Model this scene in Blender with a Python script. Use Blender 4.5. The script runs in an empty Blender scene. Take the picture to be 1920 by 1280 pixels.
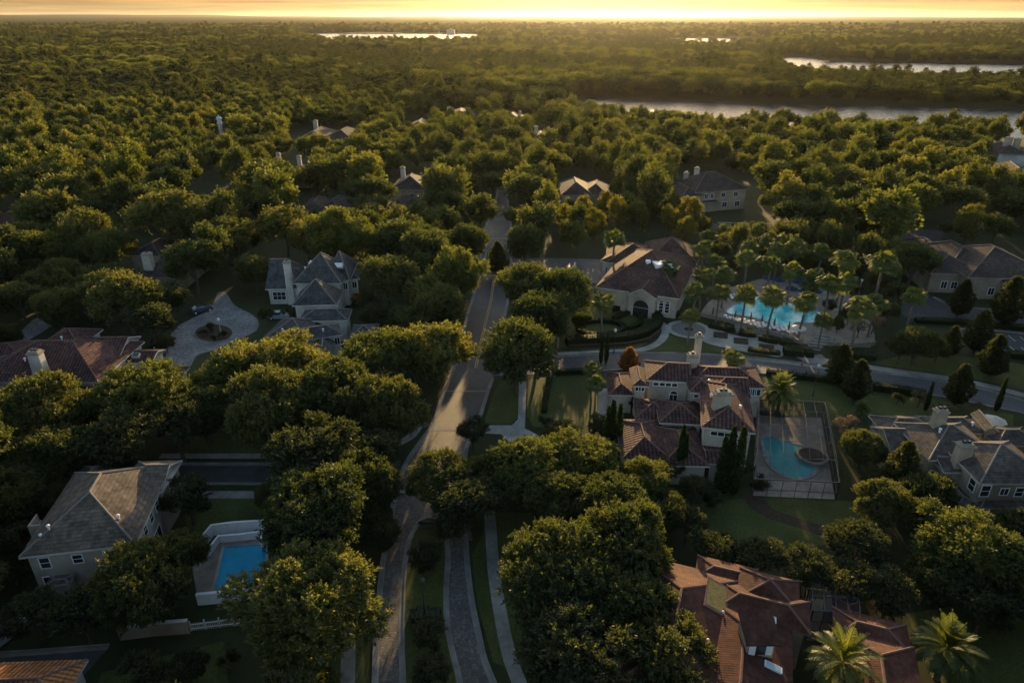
import bpy, math, random
import numpy as np
from mathutils import Vector, Matrix

R = math.radians
scn = bpy.context.scene
COL = scn.collection
random.seed(7)

# ------------------------------------------------------------------ camera, world, sun, exposure
HC = 55.0                       # height of the drone above the ground, metres
PITCH = math.atan(609 / 1280)   # the horizon lies 609 px above the centre of the 1920 px wide frame
FPX = 1280.0
cam = bpy.data.objects.new('camera', bpy.data.cameras.new('camera'))
COL.objects.link(cam)
cam.location = (0, 0, HC)
cam.rotation_euler = (math.pi / 2 - PITCH, 0, 0)
cam.data.sensor_width = 36
cam.data.lens = 24
cam.data.clip_start = 0.5
cam.data.clip_end = 90000
scn.camera = cam

SUN_EL, SUN_AZ = R(7.8), R(7.0)     # azimuth measured from the view direction (+Y) towards the right (+X)
world = bpy.data.worlds.new('World')
scn.world = world
world.use_nodes = True
wn = world.node_tree
wn.nodes.clear()
w_out = wn.nodes.new('ShaderNodeOutputWorld')
w_bg = wn.nodes.new('ShaderNodeBackground')
w_sky = wn.nodes.new('ShaderNodeTexSky')
w_sky.sky_type = 'NISHITA'
w_sky.sun_disc = False
w_sky.sun_elevation = SUN_EL
w_sky.sun_rotation = SUN_AZ
w_sky.air_density = 1.0
w_sky.dust_density = 1.0
w_sky.ozone_density = 1.0
w_bg.inputs['Strength'].default_value = 0.145
# thin streaked cloud near the horizon, laid out by direction
tc = wn.nodes.new('ShaderNodeTexCoord')
mp = wn.nodes.new('ShaderNodeMapping'); mp.inputs['Scale'].default_value = (5, 5, 190)
nz = wn.nodes.new('ShaderNodeTexNoise'); nz.inputs['Scale'].default_value = 1.3; nz.inputs['Detail'].default_value = 6
nz.inputs['Distortion'].default_value = 0.5
cr = wn.nodes.new('ShaderNodeValToRGB')
cr.color_ramp.elements[0].position = 0.38; cr.color_ramp.elements[0].color = (0.74, 0.72, 0.72, 1)
cr.color_ramp.elements[1].position = 0.62; cr.color_ramp.elements[1].color = (1.12, 1.06, 0.98, 1)
mx = wn.nodes.new('ShaderNodeMix'); mx.data_type = 'RGBA'; mx.blend_type = 'MULTIPLY'; mx.inputs[0].default_value = 1.0
wn.links.new(tc.outputs['Generated'], mp.inputs['Vector'])
wn.links.new(mp.outputs['Vector'], nz.inputs['Vector'])
wn.links.new(nz.outputs['Fac'], cr.inputs['Fac'])
wn.links.new(w_sky.outputs['Color'], mx.inputs['A'])
wn.links.new(cr.outputs['Color'], mx.inputs['B'])
# veil added to dim the lowest degrees of sky, keeping them from clipping
sxz = wn.nodes.new('ShaderNodeSeparateXYZ'); wn.links.new(tc.outputs['Generated'], sxz.inputs[0])
veil = wn.nodes.new('ShaderNodeValToRGB')
veil.color_ramp.elements[0].position = 0.03; veil.color_ramp.elements[0].color = (0.080, 0.082, 0.092, 1)
veil.color_ramp.elements[1].position = 0.16; veil.color_ramp.elements[1].color = (1, 1, 1, 1)
wn.links.new(sxz.outputs[2], veil.inputs['Fac'])
mv = wn.nodes.new('ShaderNodeMix'); mv.data_type = 'RGBA'; mv.blend_type = 'MULTIPLY'; mv.inputs[0].default_value = 1.0
wn.links.new(mx.outputs['Result'], mv.inputs['A']); wn.links.new(veil.outputs['Color'], mv.inputs['B'])
# cloud bank low in the west, lit gold, broken into streaks by the same noise
bank = wn.nodes.new('ShaderNodeValToRGB')
bank.color_ramp.elements[0].position = 0.03; bank.color_ramp.elements[0].color = (0.62, 0.62, 0.62, 1)
bank.color_ramp.elements[1].position = 0.13; bank.color_ramp.elements[1].color = (0, 0, 0, 1)
wn.links.new(sxz.outputs[2], bank.inputs['Fac'])
bcol = wn.nodes.new('ShaderNodeMix'); bcol.data_type = 'RGBA'; bcol.blend_type = 'MULTIPLY'; bcol.inputs[0].default_value = 1.0
bcol.inputs['A'].default_value = (2.35, 1.58, 0.62, 1)
wn.links.new(cr.outputs['Color'], bcol.inputs['B'])
mb2 = wn.nodes.new('ShaderNodeMix'); mb2.data_type = 'RGBA'
wn.links.new(bank.outputs['Color'], mb2.inputs[0]); wn.links.new(mv.outputs['Result'], mb2.inputs['A']); wn.links.new(bcol.outputs['Result'], mb2.inputs['B'])
wn.links.new(mb2.outputs['Result'], w_bg.inputs['Color'])
wn.links.new(w_bg.outputs['Background'], w_out.inputs['Surface'])

sl = bpy.data.lights.new('sun', 'SUN')
sl.energy = 5.0
sl.angle = R(0.5)
sl.color = (1.0, 0.67, 0.29)
sun = bpy.data.objects.new('sun', sl)
COL.objects.link(sun)
sd = Vector((math.sin(SUN_AZ) * math.cos(SUN_EL), math.cos(SUN_AZ) * math.cos(SUN_EL), math.sin(SUN_EL)))
sun.rotation_euler = sd.to_track_quat('Z', 'Y').to_euler()
sun.location = (0, 0, 200)

scn.view_settings.view_transform = 'Standard'
scn.view_settings.look = 'None'
scn.view_settings.gamma = 1
scn.view_settings.exposure = 1.34
scn.render.engine = 'CYCLES'
scn.cycles.use_denoising = True
scn.cycles.max_bounces = 6
scn.cycles.diffuse_bounces = 3
scn.cycles.glossy_bounces = 3
scn.cycles.transmission_bounces = 4
scn.cycles.transparent_max_bounces = 8
scn.cycles.volume_bounces = 0
scn.cycles.sample_clamp_indirect = 4.0

# ------------------------------------------------------------------ pixel of the photograph -> point on a level plane
CP, SP = math.cos(PITCH), math.sin(PITCH)
def P(x, y, z=0.0):
    a, b = (x - 960) / FPX, (640 - y) / FPX
    dx, dy, dz = a, CP + b * SP, -SP + b * CP
    t = (z - HC) / dz
    return Vector((dx * t, dy * t, z))
def pxm(x, y, z=0.0):
    """metres per photograph pixel at that point"""
    p = P(x, y, z)
    return (p.y * CP + (HC - p.z) * SP) / FPX

# ------------------------------------------------------------------ materials
MATS = {}
def new_mat(name):
    m = bpy.data.materials.new(name)
    m.use_nodes = True
    nt = m.node_tree
    nt.nodes.clear()
    out = nt.nodes.new('ShaderNodeOutputMaterial')
    MATS[name] = m
    return m, nt, out
def N(nt, t, **kw):
    n = nt.nodes.new(t)
    for k, v in kw.items():
        if k in n.inputs: n.inputs[k].default_value = v
        else: setattr(n, k, v)
    return n
def ramp(nt, fac, stops):
    r = nt.nodes.new('ShaderNodeValToRGB')
    els = r.color_ramp.elements
    while len(els) < len(stops): els.new(0.5)
    for e, (p, c) in zip(els, stops):
        e.position = p
        e.color = (c[0], c[1], c[2], 1)
    nt.links.new(fac, r.inputs['Fac'])
    return r.outputs['Color']
def noisy(name, c1, c2, scale=1.0, rough=0.8, bump=0.0, bscale=None, detail=5, c3=None, metallic=0.0, spec=0.3, big=None):
    """a surface with two or three tones mixed by object-space noise"""
    m, nt, out = new_mat(name)
    g = N(nt, 'ShaderNodeNewGeometry')
    n = N(nt, 'ShaderNodeTexNoise', Scale=scale, Detail=detail, Roughness=0.6)
    nt.links.new(g.outputs['Position'], n.inputs['Vector'])
    st = [(0.32, c1), (0.66, c2)] if c3 is None else [(0.3, c1), (0.5, c2), (0.7, c3)]
    col = ramp(nt, n.outputs['Fac'], st)
    if big:
        n2 = N(nt, 'ShaderNodeTexNoise', Scale=big, Detail=3)
        nt.links.new(g.outputs['Position'], n2.inputs['Vector'])
        r2 = ramp(nt, n2.outputs['Fac'], [(0.3, (0.66, 0.66, 0.66)), (0.7, (1.25, 1.25, 1.25))])
        mm = N(nt, 'ShaderNodeMix', data_type='RGBA', blend_type='MULTIPLY')
        mm.inputs[0].default_value = 1
        nt.links.new(col, mm.inputs['A']); nt.links.new(r2, mm.inputs['B'])
        col = mm.outputs['Result']
    b = N(nt, 'ShaderNodeBsdfPrincipled', Roughness=rough, Metallic=metallic)
    b.inputs['Specular IOR Level'].default_value = spec
    nt.links.new(col, b.inputs['Base Color'])
    if bump:
        nb = N(nt, 'ShaderNodeTexNoise', Scale=bscale or scale * 4, Detail=4)
        nt.links.new(g.outputs['Position'], nb.inputs['Vector'])
        bp = N(nt, 'ShaderNodeBump', Strength=min(1, bump), Distance=0.05 if bump <= 1 else bump * 0.05)
        nt.links.new(nb.outputs['Fac'], bp.inputs['Height'])
        nt.links.new(bp.outputs['Normal'], b.inputs['Normal'])
    nt.links.new(b.outputs['BSDF'], out.inputs['Surface'])
    return m
def tiles(name, cols, pu=0.36, pv=0.42, rough=0.8, ribs=True, cap=None, big=0.25, gap=0.8, bmp=0.9):
    """roof covering laid by UV in metres: u along the eave, v up the slope"""
    m, nt, out = new_mat(name)
    uv = N(nt, 'ShaderNodeUVMap')
    sx = N(nt, 'ShaderNodeSeparateXYZ')
    nt.links.new(uv.outputs['UV'], sx.inputs[0])
    def math_(op, a, b=None, clamp=False):
        n = N(nt, 'ShaderNodeMath', operation=op, use_clamp=clamp)
        for i, v in enumerate((a, b)):
            if v is None: continue
            if isinstance(v, (int, float)): n.inputs[i].default_value = v
            else: nt.links.new(v, n.inputs[i])
        return n.outputs[0]
    u = math_('DIVIDE', sx.outputs[0], pu)
    v = math_('DIVIDE', sx.outputs[1], pv)
    fv = math_('FRACT', v)
    if not ribs:     # offset alternate courses
        u = math_('ADD', u, math_('MULTIPLY', math_('FLOOR', v), 0.37))
    fu = math_('FRACT', u)
    cx = N(nt, 'ShaderNodeCombineXYZ')
    nt.links.new(math_('FLOOR', u), cx.inputs[0]); nt.links.new(math_('FLOOR', v), cx.inputs[1])
    wn_ = N(nt, 'ShaderNodeTexWhiteNoise', noise_dimensions='2D')
    nt.links.new(cx.outputs[0], wn_.inputs['Vector'])
    k = len(cols)
    col = ramp(nt, wn_.outputs['Value'], [(i / max(1, k - 1), c) for i, c in enumerate(cols)])
    g = N(nt, 'ShaderNodeNewGeometry')
    n2 = N(nt, 'ShaderNodeTexNoise', Scale=big, Detail=6, Roughness=0.65)
    nt.links.new(g.outputs['Position'], n2.inputs['Vector'])
    r2 = ramp(nt, n2.outputs['Fac'], [(0.3, (0.55, 0.56, 0.6)), (0.7, (1.3, 1.25, 1.2))])
    mm = N(nt, 'ShaderNodeMix', data_type='RGBA', blend_type='MULTIPLY'); mm.inputs[0].default_value = 1
    nt.links.new(col, mm.inputs['A']); nt.links.new(r2, mm.inputs['B'])
    # height: round ribs down the slope and a step at each course
    if ribs:
        hgt = math_('ABSOLUTE', math_('SINE', math_('MULTIPLY', u, math.pi)))
        h = math_('ADD', math_('MULTIPLY', hgt, 1.0), math_('MULTIPLY', fv, -0.45))
        dark = math_('MULTIPLY', math_('POWER', hgt, 0.6), math_('SUBTRACT', 1.0, math_('MULTIPLY', math_('POWER', fv, 5), 0.6)))
    else:
        h = math_('MULTIPLY', fv, -0.8)
        dark = math_('SUBTRACT', 1.0, math_('MULTIPLY', math_('POWER', fv, 7), 0.6))
    m3 = N(nt, 'ShaderNodeMix', data_type='RGBA', blend_type='MULTIPLY'); m3.inputs[0].default_value = gap
    nt.links.new(mm.outputs['Result'], m3.inputs['A'])
    nt.links.new(dark, m3.inputs['B'])
    bp = N(nt, 'ShaderNodeBump', Strength=bmp, Distance=0.09)
    nt.links.new(h, bp.inputs['Height'])
    b = N(nt, 'ShaderNodeBsdfPrincipled', Roughness=rough)
    b.inputs['Specular IOR Level'].default_value = 0.06
    n4 = N(nt, 'ShaderNodeTexNoise', Scale=1.3, Detail=5, Roughness=0.7)
    nt.links.new(g.outputs['Position'], n4.inputs['Vector'])
    r4 = ramp(nt, n4.outputs['Fac'], [(0.34, (0.62, 0.62, 0.64)), (0.6, (1.1, 1.08, 1.05))])
    m4 = N(nt, 'ShaderNodeMix', data_type='RGBA', blend_type='MULTIPLY'); m4.inputs[0].default_value = 1
    nt.links.new(m3.outputs['Result'], m4.inputs['A']); nt.links.new(r4, m4.inputs['B'])
    nt.links.new(m4.outputs['Result'], b.inputs['Base Color'])
    nt.links.new(bp.outputs['Normal'], b.inputs['Normal'])
    nt.links.new(b.outputs['BSDF'], out.inputs['Surface'])
    return m
def leafmat(name, lo, mid, hi, trans=0.47, tcol=(1.75, 1.6, 0.45), rough=0.5):
    """foliage: tone from a per-leaf attribute and a per-object random, half of the light passes through"""
    m, nt, out = new_mat(name)
    a = N(nt, 'ShaderNodeAttribute', attribute_name='tone')
    oi = N(nt, 'ShaderNodeObjectInfo')
    ad = N(nt, 'ShaderNodeMath', operation='MULTIPLY_ADD')
    nt.links.new(oi.outputs['Random'], ad.inputs[0]); ad.inputs[1].default_value = 0.5
    sc = N(nt, 'ShaderNodeMath', operation='MULTIPLY'); sc.inputs[1].default_value = 0.62
    nt.links.new(a.outputs['Fac'], sc.inputs[0])
    nt.links.new(sc.outputs[0], ad.inputs[2])
    col = ramp(nt, ad.outputs[0], [(0.08, lo), (0.5, mid), (1.0, hi)])
    d = N(nt, 'ShaderNodeBsdfDiffuse')
    t = N(nt, 'ShaderNodeBsdfTranslucent')
    g = N(nt, 'ShaderNodeBsdfGlossy', Roughness=rough)
    g.inputs['Color'].default_value = (1, 1, 1, 1)
    tm = N(nt, 'ShaderNodeMix', data_type='RGBA', blend_type='MULTIPLY'); tm.inputs[0].default_value = 1
    tm.inputs['B'].default_value = (*tcol, 1)
    nt.links.new(col, tm.inputs['A'])
    nt.links.new(col, d.inputs['Color']); nt.links.new(tm.outputs['Result'], t.inputs['Color'])
    m1 = N(nt, 'ShaderNodeMixShader'); m1.inputs[0].default_value = trans
    nt.links.new(d.outputs[0], m1.inputs[1]); nt.links.new(t.outputs[0], m1.inputs[2])
    m2 = N(nt, 'ShaderNodeMixShader'); m2.inputs[0].default_value = 0.02
    nt.links.new(m1.outputs[0], m2.inputs[1]); nt.links.new(g.outputs[0], m2.inputs[2])
    nt.links.new(m2.outputs[0], out.inputs['Surface'])
    return m

noisy('grass_ground', (0.020, 0.030, 0.010), (0.034, 0.044, 0.014), 0.6, 0.95, 0.6, 9, c3=(0.040, 0.036, 0.016), big=0.06)
noisy('lawn', (0.034, 0.054, 0.013), (0.066, 0.080, 0.020), 2.6, 0.95, 1.0, 18, c3=(0.088, 0.088, 0.028), big=0.15)
noisy('mulch', (0.035, 0.024, 0.016), (0.07, 0.048, 0.032), 3.0, 0.95, 1.0, 14)
noisy('asphalt', (0.054, 0.060, 0.069), (0.078, 0.083, 0.092), 0.9, 0.66, 0.4, 40, big=0.12, detail=8, spec=0.28)
noisy('asphalt_dark', (0.048, 0.049, 0.052), (0.068, 0.068, 0.07), 0.9, 0.85, 0.4, 40, big=0.12, detail=8, spec=0.28)
noisy('concrete', (0.20, 0.195, 0.18), (0.28, 0.27, 0.25), 1.4, 0.85, 0.3, 20, big=0.3)
noisy('concrete_pale', (0.26, 0.255, 0.24), (0.35, 0.34, 0.32), 1.4, 0.85, 0.3, 20, big=0.3)
noisy('gutter', (0.16, 0.155, 0.145), (0.23, 0.22, 0.205), 1.0, 0.85, 0.3, 20, big=0.3)
noisy('pool_deck', (0.21, 0.18, 0.155), (0.30, 0.26, 0.22), 1.1, 0.8, 0.3, 20, big=0.35)
noisy('stucco', (0.34, 0.305, 0.255), (0.43, 0.385, 0.325), 0.7, 0.9, 0.3, 12, big=0.2)
noisy('stucco_white', (0.42, 0.41, 0.39), (0.52, 0.51, 0.48), 0.7, 0.9, 0.3, 12, big=0.2)
noisy('stucco_tan', (0.24, 0.20, 0.155), (0.32, 0.27, 0.21), 0.7, 0.9, 0.3, 12, big=0.2)
noisy('white_paint', (0.68, 0.70, 0.72), (0.80, 0.81, 0.82), 1.5, 0.55)
noisy('white_metal', (0.70, 0.72, 0.75), (0.80, 0.82, 0.85), 1.5, 0.35)
noisy('dark_metal', (0.03, 0.032, 0.035), (0.05, 0.052, 0.055), 2, 0.4)
noisy('bark', (0.055, 0.045, 0.035), (0.12, 0.10, 0.08), 4, 0.95, 1.0, 12)
noisy('palm_bark', (0.10, 0.085, 0.065), (0.19, 0.165, 0.13), 5, 0.95, 1.0, 10)
noisy('line_yellow', (0.42, 0.28, 0.05), (0.55, 0.38, 0.08), 2, 0.7)
noisy('line_white', (0.5, 0.5, 0.48), (0.65, 0.65, 0.62), 2, 0.7)
noisy('brick_band', (0.20, 0.17, 0.15), (0.28, 0.24, 0.21), 3, 0.9, 0.4, 12)
noisy('plaza_dark', (0.10, 0.105, 0.11), (0.15, 0.15, 0.155), 2, 0.85, 0.3, 12)
noisy('stone_cap', (0.18, 0.16, 0.135), (0.28, 0.25, 0.21), 2, 0.85, 0.4, 8)
noisy('far_canopy', (0.014, 0.022, 0.006), (0.04, 0.05, 0.012), 0.05, 1.0, 0, c3=(0.055, 0.055, 0.016), detail=10, spec=0.0)

def pavers(name, c1, c2, s=0.32, rg=0.85):
    m, nt, out = new_mat(name)
    g = N(nt, 'ShaderNodeNewGeometry')
    v = N(nt, 'ShaderNodeTexVoronoi', Scale=1 / s)
    nt.links.new(g.outputs['Position'], v.inputs['Vector'])
    sp = N(nt, 'ShaderNodeSeparateColor')
    nt.links.new(v.outputs['Color'], sp.inputs[0])
    col = ramp(nt, sp.outputs[0], [(0.0, c1), (1.0, c2)])
    n2 = N(nt, 'ShaderNodeTexNoise', Scale=0.2, Detail=4)
    nt.links.new(g.outputs['Position'], n2.inputs['Vector'])
    r2 = ramp(nt, n2.outputs['Fac'], [(0.3, (0.7, 0.7, 0.7)), (0.7, (1.2, 1.2, 1.2))])
    e = N(nt, 'ShaderNodeTexVoronoi', Scale=1 / s, feature='DISTANCE_TO_EDGE')
    nt.links.new(g.outputs['Position'], e.inputs['Vector'])
    er = ramp(nt, e.outputs['Distance'], [(0.0, (0.5, 0.5, 0.5)), (0.12, (1, 1, 1))])
    mm = N(nt, 'ShaderNodeMix', data_type='RGBA', blend_type='MULTIPLY'); mm.inputs[0].default_value = 1
    m3 = N(nt, 'ShaderNodeMix', data_type='RGBA', blend_type='MULTIPLY'); m3.inputs[0].default_value = 1
    nt.links.new(col, mm.inputs['A']); nt.links.new(r2, mm.inputs['B'])
    nt.links.new(mm.outputs['Result'], m3.inputs['A']); nt.links.new(er, m3.inputs['B'])
    bp = N(nt, 'ShaderNodeBump', Strength=0.6, Distance=0.03)
    nt.links.new(e.outputs['Distance'], bp.inputs['Height'])
    b = N(nt, 'ShaderNodeBsdfPrincipled', Roughness=rg)
    b.inputs['Specular IOR Level'].default_value = 0.28
    nt.links.new(m3.outputs['Result'], b.inputs['Base Color'])
    nt.links.new(bp.outputs['Normal'], b.inputs['Normal'])
    nt.links.new(b.outputs['BSDF'], out.inputs['Surface'])
    return m
pavers('pavers', (0.085, 0.08, 0.078), (0.15, 0.14, 0.13), rg=0.62)
pavers('pavers_drive', (0.19, 0.19, 0.195), (0.27, 0.265, 0.265), 0.6)

def water(name, col, deep, rough, bscale, bstr, patch=None, bdist=0.1, spec=0.5):
    m, nt, out = new_mat(name)
    g = N(nt, 'ShaderNodeNewGeometry')
    n = N(nt, 'ShaderNodeTexNoise', Scale=bscale, Detail=4, Roughness=0.6)
    nt.links.new(g.outputs['Position'], n.inputs['Vector'])
    bp = N(nt, 'ShaderNodeBump', Strength=bstr, Distance=bdist)
    nt.links.new(n.outputs['Fac'], bp.inputs['Height'])
    b = N(nt, 'ShaderNodeBsdfPrincipled', Roughness=rough, IOR=1.333)
    b.inputs['Specular IOR Level'].default_value = spec
    n2 = N(nt, 'ShaderNodeTexNoise', Scale=patch or 0.2, Detail=5, Roughness=0.7, Distortion=1.0)
    nt.links.new(g.outputs['Position'], n2.inputs['Vector'])
    c = ramp(nt, n2.outputs['Fac'], [(0.38, deep), (0.6, col)])
    nt.links.new(c, b.inputs['Base Color'])
    nt.links.new(bp.outputs['Normal'], b.inputs['Normal'])
    nt.links.new(b.outputs['BSDF'], out.inputs['Surface'])
    return m
water('lake_water', (0.02, 0.025, 0.03), (0.015, 0.02, 0.025), 0.16, 0.35, 1.0, bdist=0.9)
water('pool_turquoise', (0.08, 0.70, 0.78), (0.02, 0.40, 0.50), 0.05, 1.5, 0.4, 0.35)
water('pool_teal', (0.03, 0.36, 0.38), (0.02, 0.28, 0.31), 0.08, 1.2, 0.15, 0.3, spec=0.25)
water('pool_blue', (0.0, 0.32, 0.54), (0.0, 0.25, 0.44), 0.06, 1.2, 0.15, 0.2, spec=0.15)
def glass(name, tint, rough=0.08):
    m, nt, out = new_mat(name)
    b = N(nt, 'ShaderNodeBsdfPrincipled', Roughness=rough)
    b.inputs['Base Color'].default_value = (*tint, 1)
    b.inputs['Specular IOR Level'].default_value = 0.6
    nt.links.new(b.outputs['BSDF'], out.inputs['Surface'])
    return m
glass('window_glass', (0.025, 0.03, 0.035))
glass('skylight_glass', (0.30, 0.42, 0.52), 0.15)
glass('red_plastic', (0.25, 0.03, 0.02), 0.4)
tiles('tile_red', [(0.112, 0.066, 0.064), (0.14, 0.083, 0.078), (0.098, 0.058, 0.058), (0.17, 0.102, 0.092)], 0.52, 0.5)
tiles('tile_terracotta', [(0.094, 0.046, 0.036), (0.085, 0.042, 0.034), (0.105, 0.052, 0.041)], 0.24, 0.36, gap=0.12, bmp=0.12)
tiles('roof_shaded', [(0.070, 0.058, 0.053), (0.085, 0.070, 0.064), (0.06, 0.05, 0.047)], 0.4, 0.36, ribs=False)  # far roofs: shade of the surrounding trees is put into these darker tones
tiles('tile_brown', [(0.135, 0.085, 0.075), (0.115, 0.07, 0.064), (0.17, 0.11, 0.092)], 0.4, 0.42)
tiles('tile_orange', [(0.36, 0.16, 0.07), (0.42, 0.20, 0.09), (0.3, 0.13, 0.06)], 0.4, 0.42)
tiles('slate_grey', [(0.072, 0.077, 0.083), (0.105, 0.108, 0.112), (0.06, 0.063, 0.07)], 0.34, 0.28, ribs=False)
tiles('shingle_grey', [(0.125, 0.105, 0.088), (0.165, 0.142, 0.12), (0.10, 0.086, 0.075)], 0.5, 0.42, ribs=False, big=0.35)
tiles('slate_brown', [(0.10, 0.087, 0.08), (0.135, 0.118, 0.108), (0.082, 0.072, 0.068)], 0.4, 0.36, ribs=False)
noisy('ridge_red', (0.12, 0.07, 0.055), (0.17, 0.10, 0.08), 2, 0.85)
noisy('ridge_grey', (0.14, 0.13, 0.12), (0.20, 0.19, 0.175), 2, 0.85)

leafmat('leaf_oak', (0.026, 0.042, 0.017), (0.052, 0.070, 0.025), (0.098, 0.100, 0.036))
leafmat('leaf_far', (0.018, 0.029, 0.012), (0.038, 0.048, 0.018), (0.074, 0.074, 0.027), 0.38)
leafmat('leaf_bright', (0.046, 0.070, 0.019), (0.084, 0.104, 0.028), (0.135, 0.13, 0.042))
leafmat('leaf_gold', (0.070, 0.080, 0.016), (0.105, 0.108, 0.022), (0.145, 0.125, 0.03))
leafmat('leaf_dark', (0.020, 0.031, 0.014), (0.036, 0.048, 0.020), (0.062, 0.068, 0.028))
leafmat('leaf_palm', (0.040, 0.062, 0.018), (0.070, 0.095, 0.024), (0.13, 0.15, 0.035), 0.5)
leafmat('leaf_cypress', (0.018, 0.034, 0.010), (0.030, 0.050, 0.014), (0.050, 0.070, 0.02), 0.2)
leafmat('leaf_rust', (0.10, 0.05, 0.015), (0.17, 0.075, 0.02), (0.24, 0.12, 0.03))
leafmat('leaf_pink', (0.10, 0.07, 0.06), (0.17, 0.12, 0.11), (0.25, 0.18, 0.16))
leafmat('leaf_grey', (0.045, 0.055, 0.035), (0.075, 0.085, 0.055), (0.11, 0.115, 0.07))

# ------------------------------------------------------------------ object helpers
def tag(o, label=None, cat=None, group=None, kind=None):
    if label: o['label'] = label
    if cat: o['category'] = cat
    if group: o['group'] = group
    if kind: o['kind'] = kind
    return o
def empty(name, loc, label, cat, group=None, rz=0.0):
    o = bpy.data.objects.new(name, None)
    COL.objects.link(o)
    o.location = loc
    o.rotation_euler = (0, 0, rz)
    o.empty_display_size = 0.5
    return tag(o, label, cat, group)
class MB:
    """collects faces with per-face material slots and optional UVs, links them as one mesh"""
    def __init__(s): s.v = []; s.f = []; s.m = []; s.uv = []
    def poly(s, pts, mi=0, uv=None):
        b = len(s.v)
        s.v += [tuple(p) for p in pts]
        s.f.append(tuple(range(b, b + len(pts))))
        s.m.append(mi)
        s.uv.append(uv or [(p[0], p[1]) for p in pts])
    def slope(s, pts, mi=0):
        """roof plane: UV u along the horizontal, v up the slope"""
        p = [Vector(q) for q in pts]
        n = (p[1] - p[0]).cross(p[2] - p[0]); n.normalize()
        if n.z < 0: p.reverse(); n = -n
        h = Vector((0, 0, 1)).cross(n)
        h = h.normalized() if h.length > 1e-4 else Vector((1, 0, 0))
        up = n.cross(h)
        s.poly(p, mi, [(q.dot(h), q.dot(up)) for q in p])
    def box(s, c, sz, mi=0, u=None, taper=1.0):
        """c = centre of the base; sz = (x, y, z); u = direction of x"""
        u = Vector(u) if u is not None else Vector((1, 0, 0))
        w = Vector((-u.y, u.x, 0)); c = Vector(c)
        a, b, h = sz[0] / 2, sz[1] / 2, sz[2]
        lo = [c + u * x * a + w * y * b for x, y in ((-1, -1), (1, -1), (1, 1), (-1, 1))]
        hi = [c + u * x * a * taper + w * y * b * taper + Vector((0, 0, h)) for x, y in ((-1, -1), (1, -1), (1, 1), (-1, 1))]
        s.poly(lo[::-1], mi); s.poly(hi, mi)
        for i in range(4):
            j = (i + 1) % 4
            L = (lo[j] - lo[i]).length
            s.poly([lo[i], lo[j], hi[j], hi[i]], mi, [(0, 0), (L, 0), (L, h), (0, h)])
    def prism(s, pts, z0, z1, mi=0, side=None):
        """vertical prism over a polygon given counter-clockwise or not"""
        p = [Vector((q[0], q[1], 0)) for q in pts]
        ar = sum(p[i].x * p[(i + 1) % len(p)].y - p[(i + 1) % len(p)].x * p[i].y for i in range(len(p)))
        if ar < 0: p.reverse()
        side = mi if side is None else side
        s.poly([(q.x, q.y, z1) for q in p], mi)
        s.poly([(q.x, q.y, z0) for q in reversed(p)], side)
        for i in range(len(p)):
            a, b = p[i], p[(i + 1) % len(p)]
            s.poly([(a.x, a.y, z0), (b.x, b.y, z0), (b.x, b.y, z1), (a.x, a.y, z1)], side)
    def tube(s, a, b, r0, r1=None, n=6, mi=0, cap=True):
        a, b = Vector(a), Vector(b); r1 = r0 if r1 is None else r1
        d = (b - a).normalized()
        x = d.orthogonal().normalized(); y = d.cross(x)
        A = [a + (x * math.cos(t) + y * math.sin(t)) * r0 for t in [i * 2 * math.pi / n for i in range(n)]]
        B = [b + (x * math.cos(t) + y * math.sin(t)) * r1 for t in [i * 2 * math.pi / n for i in range(n)]]
        for i in range(n):
            j = (i + 1) % n
            s.poly([A[i], A[j], B[j], B[i]], mi)
        if cap: s.poly(A[::-1], mi); s.poly(B, mi)
    def lathe(s, c, prof, n=12, mi=0):
        c = Vector(c)
        rings = [[c + Vector((r * math.cos(t), r * math.sin(t), z)) for t in [i * 2 * math.pi / n for i in range(n)]] for r, z in prof]
        for k in range(len(rings) - 1):
            for i in range(n):
                j = (i + 1) % n
                s.poly([rings[k][i], rings[k][j], rings[k + 1][j], rings[k + 1][i]], mi)
        s.poly(rings[-1], mi); s.poly(rings[0][::-1], mi)
    def build(s, name, mats, parent=None, origin=None, smooth=False):
        me = bpy.data.meshes.new(name)
        o0 = Vector(origin) if origin is not None else (parent.matrix_basis.translation if parent is not None and parent.parent is None else Vector((0, 0, 0)))
        v = [(p[0] - o0[0], p[1] - o0[1], p[2] - o0[2]) for p in s.v]
        me.from_pydata(v, [], s.f)
        if isinstance(mats, str): mats = [mats]
        for k in mats: me.materials.append(MATS[k])
        me.polygons.foreach_set('material_index', s.m)
        if smooth: me.polygons.foreach_set('use_smooth', [True] * len(s.f))
        uvl = me.uv_layers.new(name='UVMap')
        flat = [c for f in s.uv for q in f for c in q]
        uvl.data.foreach_set('uv', flat)
        o = bpy.data.objects.new(name, me)
        COL.objects.link(o)
        if parent is not None: o.parent = parent
        if origin is not None and parent is None: o.location = o0
        return o
def child_of(mb, name, mats, root, mid=None, smooth=False):
    """geometry given in world coordinates, parented under root (or under the part mid of root)"""
    o = mb.build(name, mats, None, None, smooth)
    off = root.matrix_basis.translation
    for v in o.data.vertices: v.co -= off
    if root.rotation_euler.z:
        o.data.transform(Matrix.Rotation(-root.rotation_euler.z, 4, 'Z'))
    o.parent = mid or root
    return o

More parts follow.
